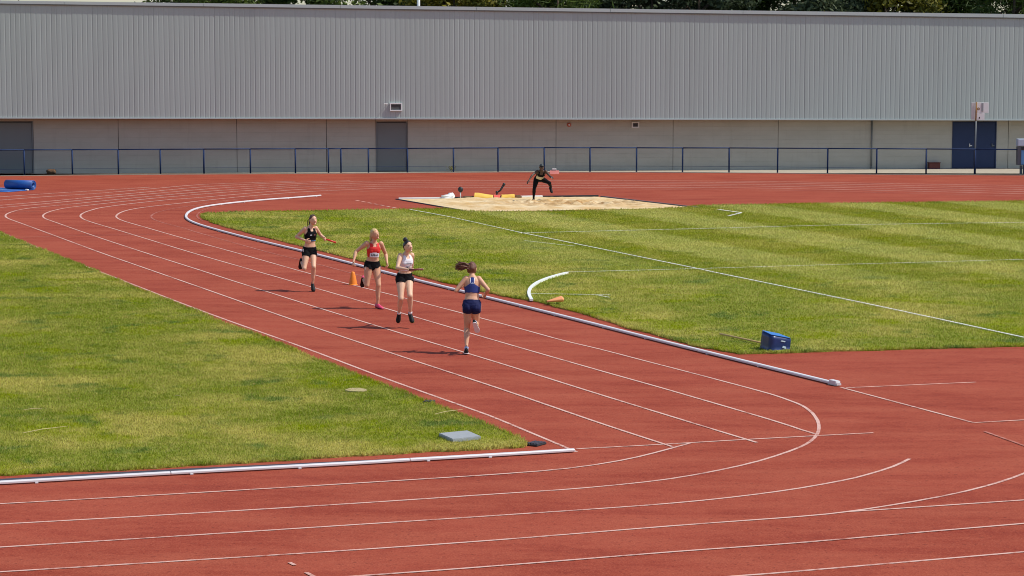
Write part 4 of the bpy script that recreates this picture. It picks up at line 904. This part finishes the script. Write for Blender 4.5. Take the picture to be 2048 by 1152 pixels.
def person(nm, label, J, opt):
    h = opt.get('h', 1.68); k = h / 1.68; Y = J['Y']
    def dep(px, dy): return A(px[0], px[1], Y + dy)
    HR, HL, SR, SL = dep(*J['hipR']), dep(*J['hipL']), dep(*J['shR']), dep(*J['shL'])
    TH, SH, UA, FA = .245 * h, .242 * h, .170 * h, .150 * h
    KR = reach(HR, J['kneeR'][0], TH, J['kneeR'][1]); AR = reach(KR, J['ankR'][0], SH, J['ankR'][1])
    KL = reach(HL, J['kneeL'][0], TH, J['kneeL'][1]); AL = reach(KL, J['ankL'][0], SH, J['ankL'][1])
    ER = reach(SR, J['elbR'][0], UA, J['elbR'][1]); WR = reach(ER, J['wriR'][0], FA, J['wriR'][1])
    EL = reach(SL, J['elbL'][0], UA, J['elbL'][1]); WL = reach(EL, J['wriL'][0], FA, J['wriL'][1])
    # let the standing foot reach the surface
    fd = {'R': Vector(J['footR'][0]).normalized(), 'L': Vector(J['footL'][0]).normalized()}
    fu = {}
    for q in 'RL':
        u_ = Vector(J['foot' + q][1]); fu[q] = (u_ - fd[q] * u_.dot(fd[q])).normalized()
    lows = [(an - fu[q] * .083 * k + fd[q] * s_ * k).z for q, an in (('R', AR), ('L', AL)) for s_ in (-.06, .19)]
    dz = Vector((0, 0, J.get('lift', 0.0) - min(lows)))
    if opt.get('report'): print('DZ', nm, dz.z, J['Y'])
    HR, HL, SR, SL, KR, AR, KL, AL, ER, WR, EL, WL = [p + dz for p in (HR, HL, SR, SL, KR, AR, KL, AL, ER, WR, EL, WL)]
    mid = (HR + HL) / 2; sm = (SR + SL) / 2; up = (sm - mid); T = up.length; up.normalize()
    rt0 = (HR - HL); rt0 = (rt0 - up * rt0.dot(up)).normalized(); rt1 = (SR - SL); rt1 = (rt1 - up * rt1.dot(up)).normalized()
    fr0 = up.cross(rt0)
    root = Vector((mid.x, mid.y, 0)); e = empty('person', root, 0, label, 'person')
    B = Body(); kw = k * opt.get('wide', 1.0)
    male = opt.get('male', False)
    prof = [(-.19, .055, .05, 0), (-.14, .105, .085, -.005), (-.06, .148, .108, -.012), (.02, .160, .112, -.015), (.12, .155, .106, -.012), (.24, .136, .094, -.002), (.36, .119, .084, .004), (.48, .120, .086, .006), (.60, .130, .093, .008), (.72, .141, .100, .010), (.82, .147, .098, .008), (.91, .142, .084, .002), (.98, .118, .068, -.004), (1.05, .078, .056, -.006), (1.12, .052, .049, -.002)]
    if male: prof = [(t, w_ * (1.0 if t < .3 else 1.12), d_ * (1.0 if t < .3 else 1.1), o_) for t, w_, d_, o_ in prof]
    R_ = []
    for t, w_, d_, o_ in prof:
        tt = min(1, max(0, t)); rt = rt0.lerp(rt1, tt).normalized(); frn = up.cross(rt)
        R_.append((mid + up * T * t + frn * o_ * k, rt * w_ * kw, frn * d_ * kw, t))
    # refine
    RR = []
    for a, b2 in zip(R_, R_[1:]):
        for j in range(3):
            f = j / 3; RR.append((a[0].lerp(b2[0], f), a[1].lerp(b2[1], f), a[2].lerp(b2[2], f), a[3] + (b2[3] - a[3]) * f))
    RR.append(R_[-1]); B.loft('torso', RR, 24)
    fr1 = up.cross(rt1)
    if not male:
        for s_ in (-1, 1): B.ball('torso', mid + up * T * .70 + rt1 * .058 * s_ * k + fr1 * .062 * k, (rt1 * .055 * k, fr1 * .046 * k, up * .058 * k), .70)
    for s_ in (-1, 1): B.ball('butt', mid + up * T * -.05 + rt0 * .072 * s_ * k - fr0 * .058 * k, (rt0 * .080 * k, fr0 * .074 * k, up * .088 * k), -.05)
    tp = [(0, .086), (.15, .086), (.4, .077), (.7, .060), (.9, .052), (1, .051)]; sp = [(0, .051), (.12, .050), (.32, .052), (.55, .043), (.8, .031), (1, .030)]
    ua = [(0, .050), (.2, .047), (.5, .041), (.8, .035), (1, .034)]; fa = [(0, .034), (.2, .037), (.5, .031), (.85, .022), (1, .021)]
    g = k * opt.get('limb', 1.0); sc_ = lambda p_: [(a, b2 * g) for a, b2 in p_]
    for q, hp, kn, an in (('R', HR, KR, AR), ('L', HL, KL, AL)):
        B.limb('thigh' + q, hp, kn, sc_(tp)); sh = (an - kn).normalized(); bk = -(fu[q].cross(Vector((0,0,1)))) if False else (hp - kn).normalized() + sh * -0.0
        back = (kn - (hp + an) / 2); back = -(back - sh * back.dot(sh)); back = back.normalized() * .016 * k if back.length > .02 else -fr0 * .014
        B.limb('shank' + q, kn, an, sc_(sp), back)
        B.ball('shank' + q, kn, (rt0 * .05 * k, fr0 * .052 * k, up * .055 * k), 0)
        f, u_ = fd[q], fu[q]; sd = f.cross(u_)
        B.loft('foot' + q, [(an - f * .04 * k - u_ * .055 * k, sd * .018, u_ * .02, 0), (an - u_ * .045 * k, sd * .026 * k, u_ * .034 * k, .3), (an + f * .09 * k - u_ * .057 * k, sd * .030 * k, u_ * .018 * k, .7), (an + f * .15 * k - u_ * .062 * k, sd * .022 * k, u_ * .011 * k, 1)], 10)
    ctr = mid + up * T * .5
    for q, s_, el, wr, cu in (('R', SR, ER, WR, J.get('curlR', .95)), ('L', SL, EL, WL, J.get('curlL', .95))):
        B.ball('arm' + q, s_, (rt1 * .050 * g, fr1 * .050 * g, up * .052 * g), 0)
        B.limb('arm' + q, s_, el, sc_(ua)); B.limb('fore' + q, el, wr, sc_(fa))
        n_ = J.get('palm' + q); n_ = Vector(n_) if n_ else (ctr - wr)
        hand(B, wr, (wr - el), n_, 1 if q == 'R' else -1, cu, k)
    # head
    hu = (dep(J['top'], 0) - dep(J['chin'], 0)).normalized(); hf = Vector(J['face']); hf = (hf - hu * hf.dot(hu)).normalized(); hs = hf.cross(hu).normalized()
    hc = dep(((J['top'][0] + J['chin'][0]) / 2, (J['top'][1] + J['chin'][1]) / 2), J.get('headdy', 0)) + dz
    hh = J.get('headh', .224) * k / 2
    nb_ = mid + up * T * 1.02
    B.limb('neck', nb_, hc - hu * hh * .35 - hf * .02, [(0, .054 * k), (.5, .047 * k), (1, .046 * k)], None, 14, 6)
    def hp(x, y, z): return hc + hs * x * .074 * k + hf * y * .094 * k + hu * z * hh
    R_ = []
    for j in range(17):
        z = -.985 + 1.97 * j / 16; rr = math.sqrt(1 - z * z)
        xw, yf = rr, rr
        jaw = max(0, -z)
        c_ = Vector((0, 0.0, z))
        wx = rr * (1 - .10 * jaw) * (1.12 if -.8 < z < -.3 else 1.05); wy = rr * (1.0 - .12 * jaw)
        yo = .10 * jaw
        R_.append((hp(0, yo, z), hs * wx * .074 * k, hf * wy * .094 * k, z))
    B.loft('head', R_, 20)
    B.loft('head', [(hp(0, .80, .18), hs * .008, hf * .008, .1), (hp(0, .98, -.05), hs * .010 * k, hf * .011 * k, 0), (hp(0, 1.08, -.20), hs * .016 * k, hf * .015 * k, -.2), (hp(0, .97, -.28), hs * .014 * k, hf * .010 * k, -.25)], 8)   # nose
    for s_ in (-1, 1): B.ball('ear', hp(1.04 * s_, -.08, -.05), (hs * .010 * k, hf * .018 * k, hu * .030 * k))
    B.ball('head', hp(0, .80, -.82), (hs * .024 * k, hf * .018 * k, hu * .018 * k), -.8)
    # fuse into one surface
    me = bpy.data.meshes.new('body_source'); bmesh.ops.recalc_face_normals(B.bm, faces=B.bm.faces); bmesh.ops.translate(B.bm, vec=-root, verts=B.bm.verts); B.bm.to_mesh(me); B.bm.free()
    tmp = bpy.data.objects.new('body_source', me); C.objects.link(tmp)
    rm = tmp.modifiers.new('r', 'REMESH'); rm.mode = 'VOXEL'; rm.voxel_size = opt.get('voxel', .0068); smd = tmp.modifiers.new('s', 'SMOOTH'); smd.iterations = 3; smd.factor = .5
    bm_ = bpy.data.meshes.new_from_object(tmp.evaluated_get(bpy.context.evaluated_depsgraph_get())); bpy.data.objects.remove(tmp); bpy.data.meshes.remove(me)
    bm_.name = 'body'; bm_.shade_smooth(); bm_.materials.clear(); bm_.materials.append(opt['skin']); body = link(bpy.data.objects.new('body', bm_), e)
    kd_ = kdtree.KDTree(len(B.pts))
    for i, (p, l_, t) in enumerate(B.pts): kd_.insert(p - root, i)
    kd_.balance()
    nv = len(bm_.vertices); lab, tv, loc = [None] * nv, [0] * nv, [None] * nv
    for v in bm_.vertices:
        _, i, _ = kd_.find(v.co); lab[v.index] = B.pts[i][1]; tv[v.index] = B.pts[i][2]
    def tl(v):                             # torso coordinates of a vertex
        q = v.co + root - mid; t = q.dot(up) / T; rt = rt0.lerp(rt1, min(1, max(0, t))).normalized(); return q.dot(rt) / k, q.dot(up.cross(rt)) / k, t
    def hl(v):
        q = v.co + root - hc; return q.dot(hs) / (.074 * k), q.dot(hf) / (.094 * k), q.dot(hu) / hh
    def shell(name, test, off, m, parent=e, rim=.008, wob=0.0):
        ok = [test(v, lab[v.index], tv[v.index]) for v in bm_.vertices]
        bm = nb(); mp = {}
        for p in bm_.polygons:
            if all(ok[i] for i in p.vertices):
                fv = []
                for i in p.vertices:
                    if i not in mp:
                        v = bm_.vertices[i]; o_ = off if not callable(off) else off(v); mp[i] = bm.verts.new(v.co + v.normal * (o_ + wob * noise.noise(v.co * 24)))
                    fv.append(mp[i])
                bm.faces.new(fv)
        if not bm.faces: bm.free(); return None
        bm.normal_update(); keep = {i: bv for i, bv in mp.items()}
        bnd = [bv for bv in bm.verts if bv.is_boundary]
        for _ in range(8):
            new = {}
            for bv in bnd:
                nbr = [ed.other_vert(bv) for ed in bv.link_edges if ed.is_boundary]
                if len(nbr) == 2: new[bv] = bv.co * .4 + (nbr[0].co + nbr[1].co) * .3
            for bv, c_ in new.items(): bv.co = c_
        be = [ed for ed in bm.edges if ed.is_boundary]; ex = bmesh.ops.extrude_edge_only(bm, edges=be); nv_ = [g_ for g_ in ex['geom'] if isinstance(g_, bmesh.types.BMVert)]
        inv = {}
        for i, bv in mp.items(): inv[tuple(round(c_, 6) for c_ in bv.co)] = i
        for bv in nv_:
            i = inv.get(tuple(round(c_, 6) for c_ in bv.co))
            if i is not None: bv.co = bv.co - bm_.vertices[i].normal * .016
        bme = bpy.data.meshes.new(name); bm.to_mesh(bme); bm.free(); bme.shade_smooth(); bme.materials.append(m)
        return link(bpy.data.objects.new(name, bme), parent)
    X = dict(e=e, root=root, mid=mid, up=up, T=T, rt0=rt0, rt1=rt1, fr0=fr0, fr1=fr1, k=k, hp=hp, hc=hc, hs=hs, hf=hf, hu=hu, hh=hh, shell=shell, tl=tl, hl=hl, WR=WR, WL=WL, ER=ER, EL=EL, HR=HR, HL=HL, KR=KR, KL=KL, AR=AR, AL=AL, fd=fd, fu=fu)
    # face
    if opt.get('facial', True):
        for s_ in (-1, 1):
            bm = nb(); bmesh.ops.create_uvsphere(bm, u_segments=10, v_segments=6, radius=1, matrix=Matrix.Translation(hp(.42 * s_, .83, .02) - root) @ Matrix((hs, hf, hu)).transposed().to_4x4() @ Matrix.Diagonal((.0125 * k, .008 * k, .0075 * k, 1))); obj('eye', bm, M_EYE, e, True)
            bm = nb(); tube(bm, [hp(.16 * s_, .94, .20) - root, hp(.42 * s_, .90, .25) - root, hp(.68 * s_, .74, .19) - root], [.004 * k, .0045 * k, .003 * k], 6); obj('eyebrow', bm, opt['hair'], e, True)
        bm = nb(); tube(bm, [hp(-.30, .88, -.52) - root, hp(0, .995, -.50) - root, hp(.30, .88, -.52) - root], [.003 * k, .0075 * k, .003 * k], 6); obj('lips', bm, M_LIP, e, True)
    # shoes
    for q, an in (('R', AR), ('L', AL)):
        f, u_ = fd[q], fu[q]; sd = f.cross(u_); bm = nb(); rs = []
        for s_, w_, hgt in ((-.066, .014, .055), (-.058, .028, .086), (-.03, .034, .092), (.01, .036, .092), (.05, .039, .072), (.09, .043, .056), (.13, .045, .045), (.165, .038, .036), (.186, .022, .026), (.195, .008, .016)):
            c_ = an + f * s_ * k - u_ * (.083 - .012) * k - root
            ring = [bm.verts.new(c_ + sd * w_ * k * x_ + u_ * hgt * k * z_) for x_, z_ in ((-.9, 0), (-1, .25), (-.9, .6), (-.55, .9), (0, 1), (.55, .9), (.9, .6), (1, .25), (.9, 0))]
            rs.append(ring)
        for a, b2 in zip(rs, rs[1:]):
            for j in range(9): bm.faces.new((a[j], a[(j + 1) % 9], b2[(j + 1) % 9], b2[j]))
        bm.faces.new(rs[0]); bm.faces.new(rs[-1]); so_ = obj('shoe', bm, opt['shoe'][0], e, True)
        bm = nb(); top = []; bot = []
        for s_, w_ in ((-.070, .016), (-.05, .033), (0, .037), (.06, .041), (.12, .048), (.165, .042), (.192, .022)):
            c_ = an + f * s_ * k - u_ * .0695 * k - root
            for x_ in (-1, 1):
                (top if 1 else 0).append(bm.verts.new(c_ + sd * w_ * k * x_)); bot.append(bm.verts.new(c_ + sd * w_ * k * x_ - u_ * .0135 * k))
        for i in range(6):
            a, b2, c2, d2 = 2 * i, 2 * i + 1, 2 * i + 3, 2 * i + 2
            bm.faces.new((top[a], top[b2], top[c2], top[d2])); bm.faces.new((bot[a], bot[d2], bot[c2], bot[b2]))
            bm.faces.new((top[a], top[d2], bot[d2], bot[a])); bm.faces.new((top[b2], bot[b2], bot[c2], top[c2]))
        bm.faces.new((top[0], bot[0], bot[1], top[1])); bm.faces.new((top[12], top[13], bot[13], bot[12])); obj('sole', bm, opt['shoe'][1], so_)
        if opt.get('sock'):
            kn = KR if q == 'R' else KL; dd_ = (kn - an).normalized(); bm = nb(); tube(bm, [an - dd_ * .01 - root, an + dd_ * .035 * k - root], .036 * k, 12); obj('sock', bm, opt['sock'], e, True)
    return X
def shorts(X, m, waist=.20, leg=.30, brief=False, name='shorts'):
    def t_(v, l, t):
        s_, f_, q = X['tl'](v)
        if q > waist + .02: return False
        if l in ('torso', 'butt'): return (not brief) or q > -.20
        if l.startswith('thigh'):
            if brief: return t < leg - .9 * abs(s_) + .10
            return t < leg
        return False
    return X['shell'](name, t_, .010, m, wob=.006)
def hair_cap(X, m, line=.60, low=-.45, off=.012, name='hair'):
    def t_(v, l, t):
        if l not in ('head', 'neck', 'ear'): return False
        x, y, z = X['hl'](v)
        return z > low and (z > line + .12 * (y > .5) or y < -.02 and not (l == 'ear') or (y < .30 and z > .22) or (y < .62 and z > .48))
    return X['shell'](name, t_, off, m, wob=.008)
def strands(X, m, base, path_dirs, n, spread, length, rad, parent, name='ponytail', seed=1):
    r = random.Random(seed); bm = nb()
    for i in range(n):
        p = base + Vector((r.gauss(0, 1), r.gauss(0, 1), r.gauss(0, 1))) * .016; P = [p]; ph = r.uniform(0, 6.28); sp_ = Vector((r.gauss(0, 1), r.gauss(0, 1), r.gauss(0, 1))) * spread
        L_ = length * r.uniform(.65, 1.1); ns = 6
        for j in range(ns):
            f = j / (ns - 1) * (len(path_dirs) - 1); i0 = min(int(f), len(path_dirs) - 2); d = path_dirs[i0].lerp(path_dirs[i0 + 1], f - i0).normalized() + sp_ * (j / ns) + Vector((0, .3, .45)) * math.sin(j * 1.5 + ph * .35)
            p = p + d.normalized() * L_ / ns; P.append(p)
        tube(bm, [q - X['root'] for q in P], [rad * (1 - .75 * abs(2 * j / ns - .7) / 1.3) for j in range(ns + 1)], 5)
    return obj(name, bm, m, parent, True)
def patch(X, name, c, ex, ez, w_, h_, m, parent, bend=0.0, th=.003):      # small cloth rectangle laid on the garment
    bm = nb(); n_ = ex.cross(ez).normalized(); g = []
    for j in (0, 1):
        for i in range(7):
            a = (i / 6 - .5); g.append(bm.verts.new(c + ex * w_ * a + ez * h_ * (j - .5) + n_ * bend * a * a - X['root']))
    for i in range(6): bm.faces.new((g[i], g[i + 1], g[i + 8], g[i + 7]))
    ex_ = bmesh.ops.extrude_face_region(bm, geom=list(bm.faces)); bmesh.ops.translate(bm, vec=n_ * -th, verts=[q for q in ex_['geom'] if isinstance(q, bmesh.types.BMVert)])
    return obj(name, bm, m, parent)
def lettering(X, txt, c, ex, ez, size, m, parent, bend=0, wspan=.1):
    cu = bpy.data.curves.new('lettering', 'FONT'); cu.body = txt; cu.size = size; cu.align_x = 'CENTER'; cu.align_y = 'CENTER'; cu.offset = size * .035; cu.resolution_u = 3
    t = bpy.data.objects.new('t', cu); C.objects.link(t); me = bpy.data.meshes.new_from_object(t.evaluated_get(bpy.context.evaluated_depsgraph_get())); bpy.data.objects.remove(t)
    n_ = ex.cross(ez).normalized()
    for v in me.vertices: a = v.co.x / wspan; v.co = c + ex * v.co.x + ez * v.co.y + n_ * (bend * a * a + .003) - X['root']
    me.materials.clear(); me.materials.append(m); return link(bpy.data.objects.new('lettering', me), parent)
def front_at(X, t, s_, pad):                # point on the front of the garment
    rt = X['rt0'].lerp(X['rt1'], min(1, max(0, t))).normalized(); f = X['up'].cross(rt)
    return X['mid'] + X['up'] * X['T'] * t + rt * s_ * X['k'] + f * pad * X['k'], rt, f
def crop_top(X, m, lo, hi_f, hi_b, strap, racer=False, name='running_top'):
    def t_(v, l, t):
        if l != 'torso': return False
        s_, f_, q = X['tl'](v)
        if q < lo or q > 1.04: return False
        if f_ > 0:
            if q > hi_f: return strap[0] < abs(s_) < strap[1] and q < 1.03
            return abs(s_) < .15 if q < .76 else abs(s_) < .105 + (.88 - q) * .3
        if racer:
            if q < .70: return True
            return abs(s_) < max(.034, .12 - (q - .70) * .75)
        if q > hi_b: return strap[0] < abs(s_) < strap[1] and q < 1.03
        return abs(s_) < .13 or q < .76
    return X['shell'](name, t_, .007, m)
def baton(name, a, b2, m, label, tip=None):
    d = (b2 - a); e = empty(name, a, 0, label, 'baton'); Q = d.to_track_quat('Z', 'Y').to_matrix().to_4x4(); ln = d.length
    bm = nb(); lathe(bm, [(.014, 0), (.0195, 0), (.0195, ln), (.014, ln), (.014, 0)], 18, Q); obj('baton_tube', bm, m, e, True)
    bm = nb(); lathe(bm, [(.0142, -.001), (.0203, -.001), (.0203, .012), (.0142, .012)], 18, Q); obj('end_ring', bm, tip or m, e, True)
    bm = nb(); lathe(bm, [(.0142, ln - .012), (.0203, ln - .012), (.0203, ln + .001), (.0142, ln + .001)], 18, Q); obj('end_ring', bm, tip or m, e, True)
Z = (0, 0, 1)
# ---- runner in the black top with the red baton
X = person('person', 'runner in black crop top and black shorts holding out a red baton', dict(Y=52.2,
    hipR=((613, 506), -.04), hipL=((625.5, 506), .04), shR=((610.5, 460.5), -.12), shL=((631.5, 459.5), .0),
    kneeR=((608.5, 540), -1), ankR=((602, 524), 1), kneeL=((627.5, 537), -1), ankL=((625.5, 569.5), 1),
    elbR=((592.5, 477), 1), wriR=((611, 484), -1), elbL=((642, 474), 1), wriL=((649.5, 479.6), -1),
    footR=((-.1, .55, -.8), (0, 1, .5)), footL=((.18, -.75, -.62), (.1, -.6, .8)), top=(625, 432.8), chin=(627.5, 453.3), face=(.55, -.83, 0), headdy=-.10), dict(skin=SK_A, hair=H_BROWN, shoe=(S_BLACK, S_BLACK)))
e = X['e']; shorts(X, F_BLACK); tp = crop_top(X, F_BLACK, .46, .90, .93, (.034, .098))
X['shell']('hem_stripe', lambda v, l, t: l == 'torso' and .475 < X['tl'](v)[2] < .515, .0105, F_STRIPE, tp)
for s_, w_ in ((-.05, .035), (.035, .045)):
    c_, rt, f = front_at(X, .76, s_, .128); patch(X, 'logo', c_, -rt, X['up'], w_, .016, F_WHITE if s_ > 0 else M_LIP, tp)
hp_ = X['HR']; patch(X, 'number_patch', hp_ + X['rt0'] * .098 + X['fr0'] * .02 + X['up'] * .015, X['fr0'], X['up'], .05, .11, F_WHITE, e)
hc_ = hair_cap(X, H_BROWN)
strands(X, H_BROWN, X['hp'](0, -1.0, .1), [-X['hf'] * .6 - X['hu'] * .5, -X['hu'] - X['hf'] * .2, -X['hu']], 80, .20, .21, .012, hc_, seed=2)
w_ = X['WL']; a = w_ + (w_ - X['EL']).normalized() * .06 + Vector((-.04, -.005, .01)); b2 = A(671, 484.8, w_.y - .10)
baton('relay_baton', a, a + (b2 - a).normalized() * .29, M_BATON, 'red relay baton held by the runner in the black top')
# ---- runner in the red top
X = person('person', 'runner in red crop top with white bib and black briefs, arms swinging', dict(Y=48.6,
    hipR=((737.5, 531.5), -.03), hipL=((751.5, 531.5), .03), shR=((733.5, 487), -.13), shL=((762, 488), -.02),
    kneeR=((733.5, 573), -1), ankR=((726, 556), 1), kneeL=((757, 570), -1), ankL=((755.5, 608), 1),
    elbR=((712, 503.5), 1), wriR=((707, 523.5), -1), elbL=((771.5, 508.5), 1), wriL=((774.5, 527.5), -1),
    footR=((-.1, .55, -.8), (0, 1, .5)), footL=((.62, -.78, -.10), Z), top=(747, 457.2), chin=(752.5, 480.5), face=(.72, -.69, 0), headdy=-.12), dict(skin=SK_B, hair=H_BLOND, shoe=(S_PINK, S_BLACK), limb=1.07))
e = X['e']; shorts(X, F_BLACK, .22, .14, True, 'briefs'); tp = crop_top(X, F_RED, .42, .90, .93, (.034, .10))
c_, rt, f = front_at(X, .545, .0, .116); bb = patch(X, 'bib', c_, -rt, X['up'], .20, .10, F_WHITE, tp, bend=-.10)
lettering(X, 'LEkun', c_ + f * .003, -rt, X['up'], .062, M_INK, bb, bend=-.10, wspan=.20)
c_, rt, f = front_at(X, .10, .10, .085); patch(X, 'leg_number', X['HR'] + X['rt0'] * .075 + X['fr0'] * .065 - X['up'] * .03, (X['fr0'] * -.7 - X['rt0'] * .7).normalized(), X['up'], .05, .06, F_WHITE, e)
patch(X, 'leg_number', X['HL'] - X['rt0'] * .075 + X['fr0'] * .065 - X['up'] * .02, (X['fr0'] * .7 - X['rt0'] * .7).normalized(), X['up'], .035, .05, F_WHITE, e)
hc_ = hair_cap(X, H_BLOND, .55)
strands(X, H_BLOND, X['hp'](0, -.95, .0), [-X['hf'] * .5 - X['hu'] * .6, -X['hu'] - X['hf'] * .1, -X['hu']], 110, .32, .17, .013, hc_, 'loose_hair', 3)
# ---- runner in the white top
X = person('person', 'runner in white crop top and black shorts with hair in a bun', dict(Y=45.15, lift=.085,
    hipR=((801.5, 559), -.04), hipL=((816.5, 559), .04), shR=((800.5, 513.5), -.13), shL=((823.5, 512.5), .02),
    kneeR=((802, 599), -1), ankR=((798, 628.5), 1), kneeL=((820, 593.5), -1), ankL=((820.8, 628.5), 1),
    elbR=((794.5, 538), -1), wriR=((816, 541), -1), elbL=((824, 533), 1), wriL=((818, 546), 1),
    footR=((-.12, -.12, -.98), (0, -1, .1)), footL=((.28, -.72, -.62), (.1, -.7, .7)), top=(813.5, 483), chin=(818.5, 507), face=(.62, -.72, -.12), headdy=-.12), dict(skin=SK_C, hair=H_BLACK, shoe=(S_BLACK, S_OLIVE), limb=1.05, sock=F_WHITE))
e = X['e']; shorts(X, F_BLACK, .24, .26); tp = crop_top(X, F_WHITE, .36, .90, .93, (.034, .095))
c_, rt, f = front_at(X, .70, .0, .135); patch(X, 'chest_stripe', c_, -rt, X['up'], .13, .012, M_INK, tp, bend=-.06)
c_, rt, f = front_at(X, .50, .0, .108); lettering(X, '21', c_, -rt, X['up'], .085, M_INK, tp, bend=-.08, wspan=.2)
patch(X, 'number_patch', X['HL'] - X['rt0'] * .098 + X['fr0'] * .03 + X['up'] * .02, (-X['fr0']), X['up'], .05, .05, F_WHITE, e)
hc_ = hair_cap(X, H_BLACK, .58)
bm = nb(); bmesh.ops.create_icosphere(bm, subdivisions=3, radius=.046)
for v in bm.verts: v.co *= 1 + .16 * noise.noise(v.co * 45)
bmesh.ops.translate(bm, vec=X['hp'](0, -.45, 1.22) - X['root'], verts=bm.verts); obj('bun', bm, H_BLACK, hc_, True)
w_ = X['WR']; a = w_ + (w_ - X['ER']).normalized() * .055 + Vector((0, -.01, 0)); a = a - Vector((.04, 0, 0)); b2 = A(850, 538.5, w_.y - .05)
baton('relay_baton', a, a + (b2 - a).normalized() * .29, M_BATON2, 'dark red relay baton held by the runner in white', M_straw)
# ---- runner in blue seen from behind
X = person('person', 'runner in blue racerback top and navy shorts seen from behind, ponytail flying', dict(Y=41.25,
    hipR=((951, 612), 0), hipL=((936, 612), 0), shR=((957.5, 556), .10), shL=((932, 555.5), .10),
    kneeR=((952.5, 652), 1), ankR=((949.5, 643), -1), kneeL=((934, 655.5), 1), ankL=((932.8, 696.5), -1),
    elbR=((976.5, 578), -1), wriR=((971.5, 588), 1), elbL=((911.5, 580), -1), wriL=((922.5, 572), 1),
    footR=((.25, .62, -.75), (0, 1, .3)), footL=((-.05, .98, -.08), Z), top=(943.5, 523.2), chin=(944, 548.5), face=(.12, 1, 0), headdy=.16), dict(skin=SK_B, hair=H_AUB, shoe=(S_BLACK, S_WHITE), sock=S_LIME))
e = X['e']; shorts(X, F_NAVY, .22, .22); tp = crop_top(X, F_BLUE, .48, .86, .9, (.04, .085), True)
def trim(v, l, t):
    if l != 'torso': return False
    s_, f_, q = X['tl'](v)
    if f_ > 0 or q < .66 or q > 1.02: return False
    lim = max(.034, .12 - (q - .70) * .75) if q > .7 else .14
    return q > .70 and lim - .012 < abs(s_) < lim + .008
X['shell']('white_trim', trim, .009, F_WHITE, tp)
X['shell']('band_line', lambda v, l, t: l == 'torso' and X['tl'](v)[1] < 0 and .585 < X['tl'](v)[2] < .600 and abs(X['tl'](v)[0]) < .11, .0105, S_LIME, tp)
c_ = X['mid'] + X['up'] * X['T'] * .79 - X['fr1'] * .112; bm = nb(); rt = X['rt1']; ez = X['up']
for dx, hgt in ((-.018, .016), (0, .034), (.018, .024)):
    q = [c_ + rt * (dx + a) + ez * b_ - X['root'] for a, b_ in ((-.007, 0), (.007, 0), (.007, hgt), (-.007, hgt * .7))]; bm.faces.new([bm.verts.new(p) for p in q])
obj('back_logo', bm, S_LIME, tp)
for s_, hp_ in ((1, X['HR']), (-1, X['HL'])): patch(X, 'side_stripe', hp_ + X['rt0'] * .100 * s_ - X['fr0'] * .02 + X['up'] * -.015, X['fr0'] * s_, X['up'], .028, .12, F_WHITE, e)
hc_ = hair_cap(X, H_AUB, .55, -.62)
strands(X, H_AUB, X['hp'](-.55, -.75, .22), [-X['hs'] * .9 + X['hu'] * .35 - X['hf'] * .35, -X['hs'] + X['hu'] * .05, -X['hs'] - X['hu'] * .6], 200, .34, .25, .013, hc_, seed=5)
# ---- jumper over the sand
X = person('person', 'jumper in black cap, black vest and tights landing in the sand pit', dict(Y=83.7, lift=-.06,
    hipR=((1073, 355.5), .05), hipL=((1083.5, 356), .0), shR=((1074.5, 340), -.28), shL=((1091.5, 340.5), -.25),
    kneeR=((1068.2, 376.8), -1), ankR=((1067.2, 394), 1), kneeL=((1099.2, 363.8), -1), ankL=((1102, 372.5), 1),
    elbR=((1065, 347.5), -1), wriR=((1058, 358), -1), elbL=((1100.5, 351), -1), wriL=((1105, 353.5), -1),
    footR=((-.2, -.75, -.55), (0, -.5, .8)), footL=((.3, -.6, -.7), (.3, -.6, .7)), top=(1083.5, 326), chin=(1083.3, 338.5), face=(.05, -.95, -.35), headdy=-.40, headh=.225, curlR=.3, curlL=.4), dict(skin=SK_D, hair=H_BLACK, shoe=(S_BLACK, S_BLACK), h=1.76, male=True, limb=1.04, voxel=.009))
e = X['e']
X['shell']('tights', lambda v, l, t: (l in ('torso', 'butt') and X['tl'](v)[2] < .16) or l.startswith('thigh') or l.startswith('shank') and t < .93, .006, F_BLACK)
tp = crop_top(X, F_BLACK, .12, .84, .9, (.05, .10), name='running_vest')
c_, rt, f = front_at(X, .40, .0, .115); patch(X, 'bib', c_, -rt, X['up'], .26, .13, F_CREAM, tp, bend=-.12)
for s_ in (-1, 1):
    c_, rt, f = front_at(X, .62, .105 * s_, .085); patch(X, 'side_flash', c_, (-rt + f * -.9 * s_).normalized(), X['up'], .035, .12, F_CREAM, tp)
X['shell']('cap', lambda v, l, t: l in ('head',) and X['hl'](v)[2] > .28 and (X['hl'](v)[2] > .34 or X['hl'](v)[1] < .5), .012, mat('cap_teal_black', (.022, .032, .036), .6, .2, 20))
bm = nb(); q = []
for a in range(-4, 5):
    an_ = a / 4 * 1.1; q.append((X['hp'](math.sin(an_) * .98, math.cos(an_) * .98, .34), X['hp'](math.sin(an_) * .95, math.cos(an_) * 1.55, .24)))
vv = [[bm.verts.new(p - X['root']) for p in pr] for pr in q]
for a, b2 in zip(vv, vv[1:]): bm.faces.new((a[0], b2[0], b2[1], a[1]))
ex_ = bmesh.ops.extrude_face_region(bm, geom=list(bm.faces)); bmesh.ops.translate(bm, vec=X['hu'] * .006, verts=[p for p in ex_['geom'] if isinstance(p, bmesh.types.BMVert)]); obj('cap_peak', bm, F_BLACK, e)
bm = nb(); tube(bm, [X['WL'] - (X['WL'] - X['EL']).normalized() * .04 - X['root'], X['WL'] + (X['WL'] - X['EL']).normalized() * .02 - X['root']], .030, 12); obj('wrist_band', bm, F_WHITE, e, True)
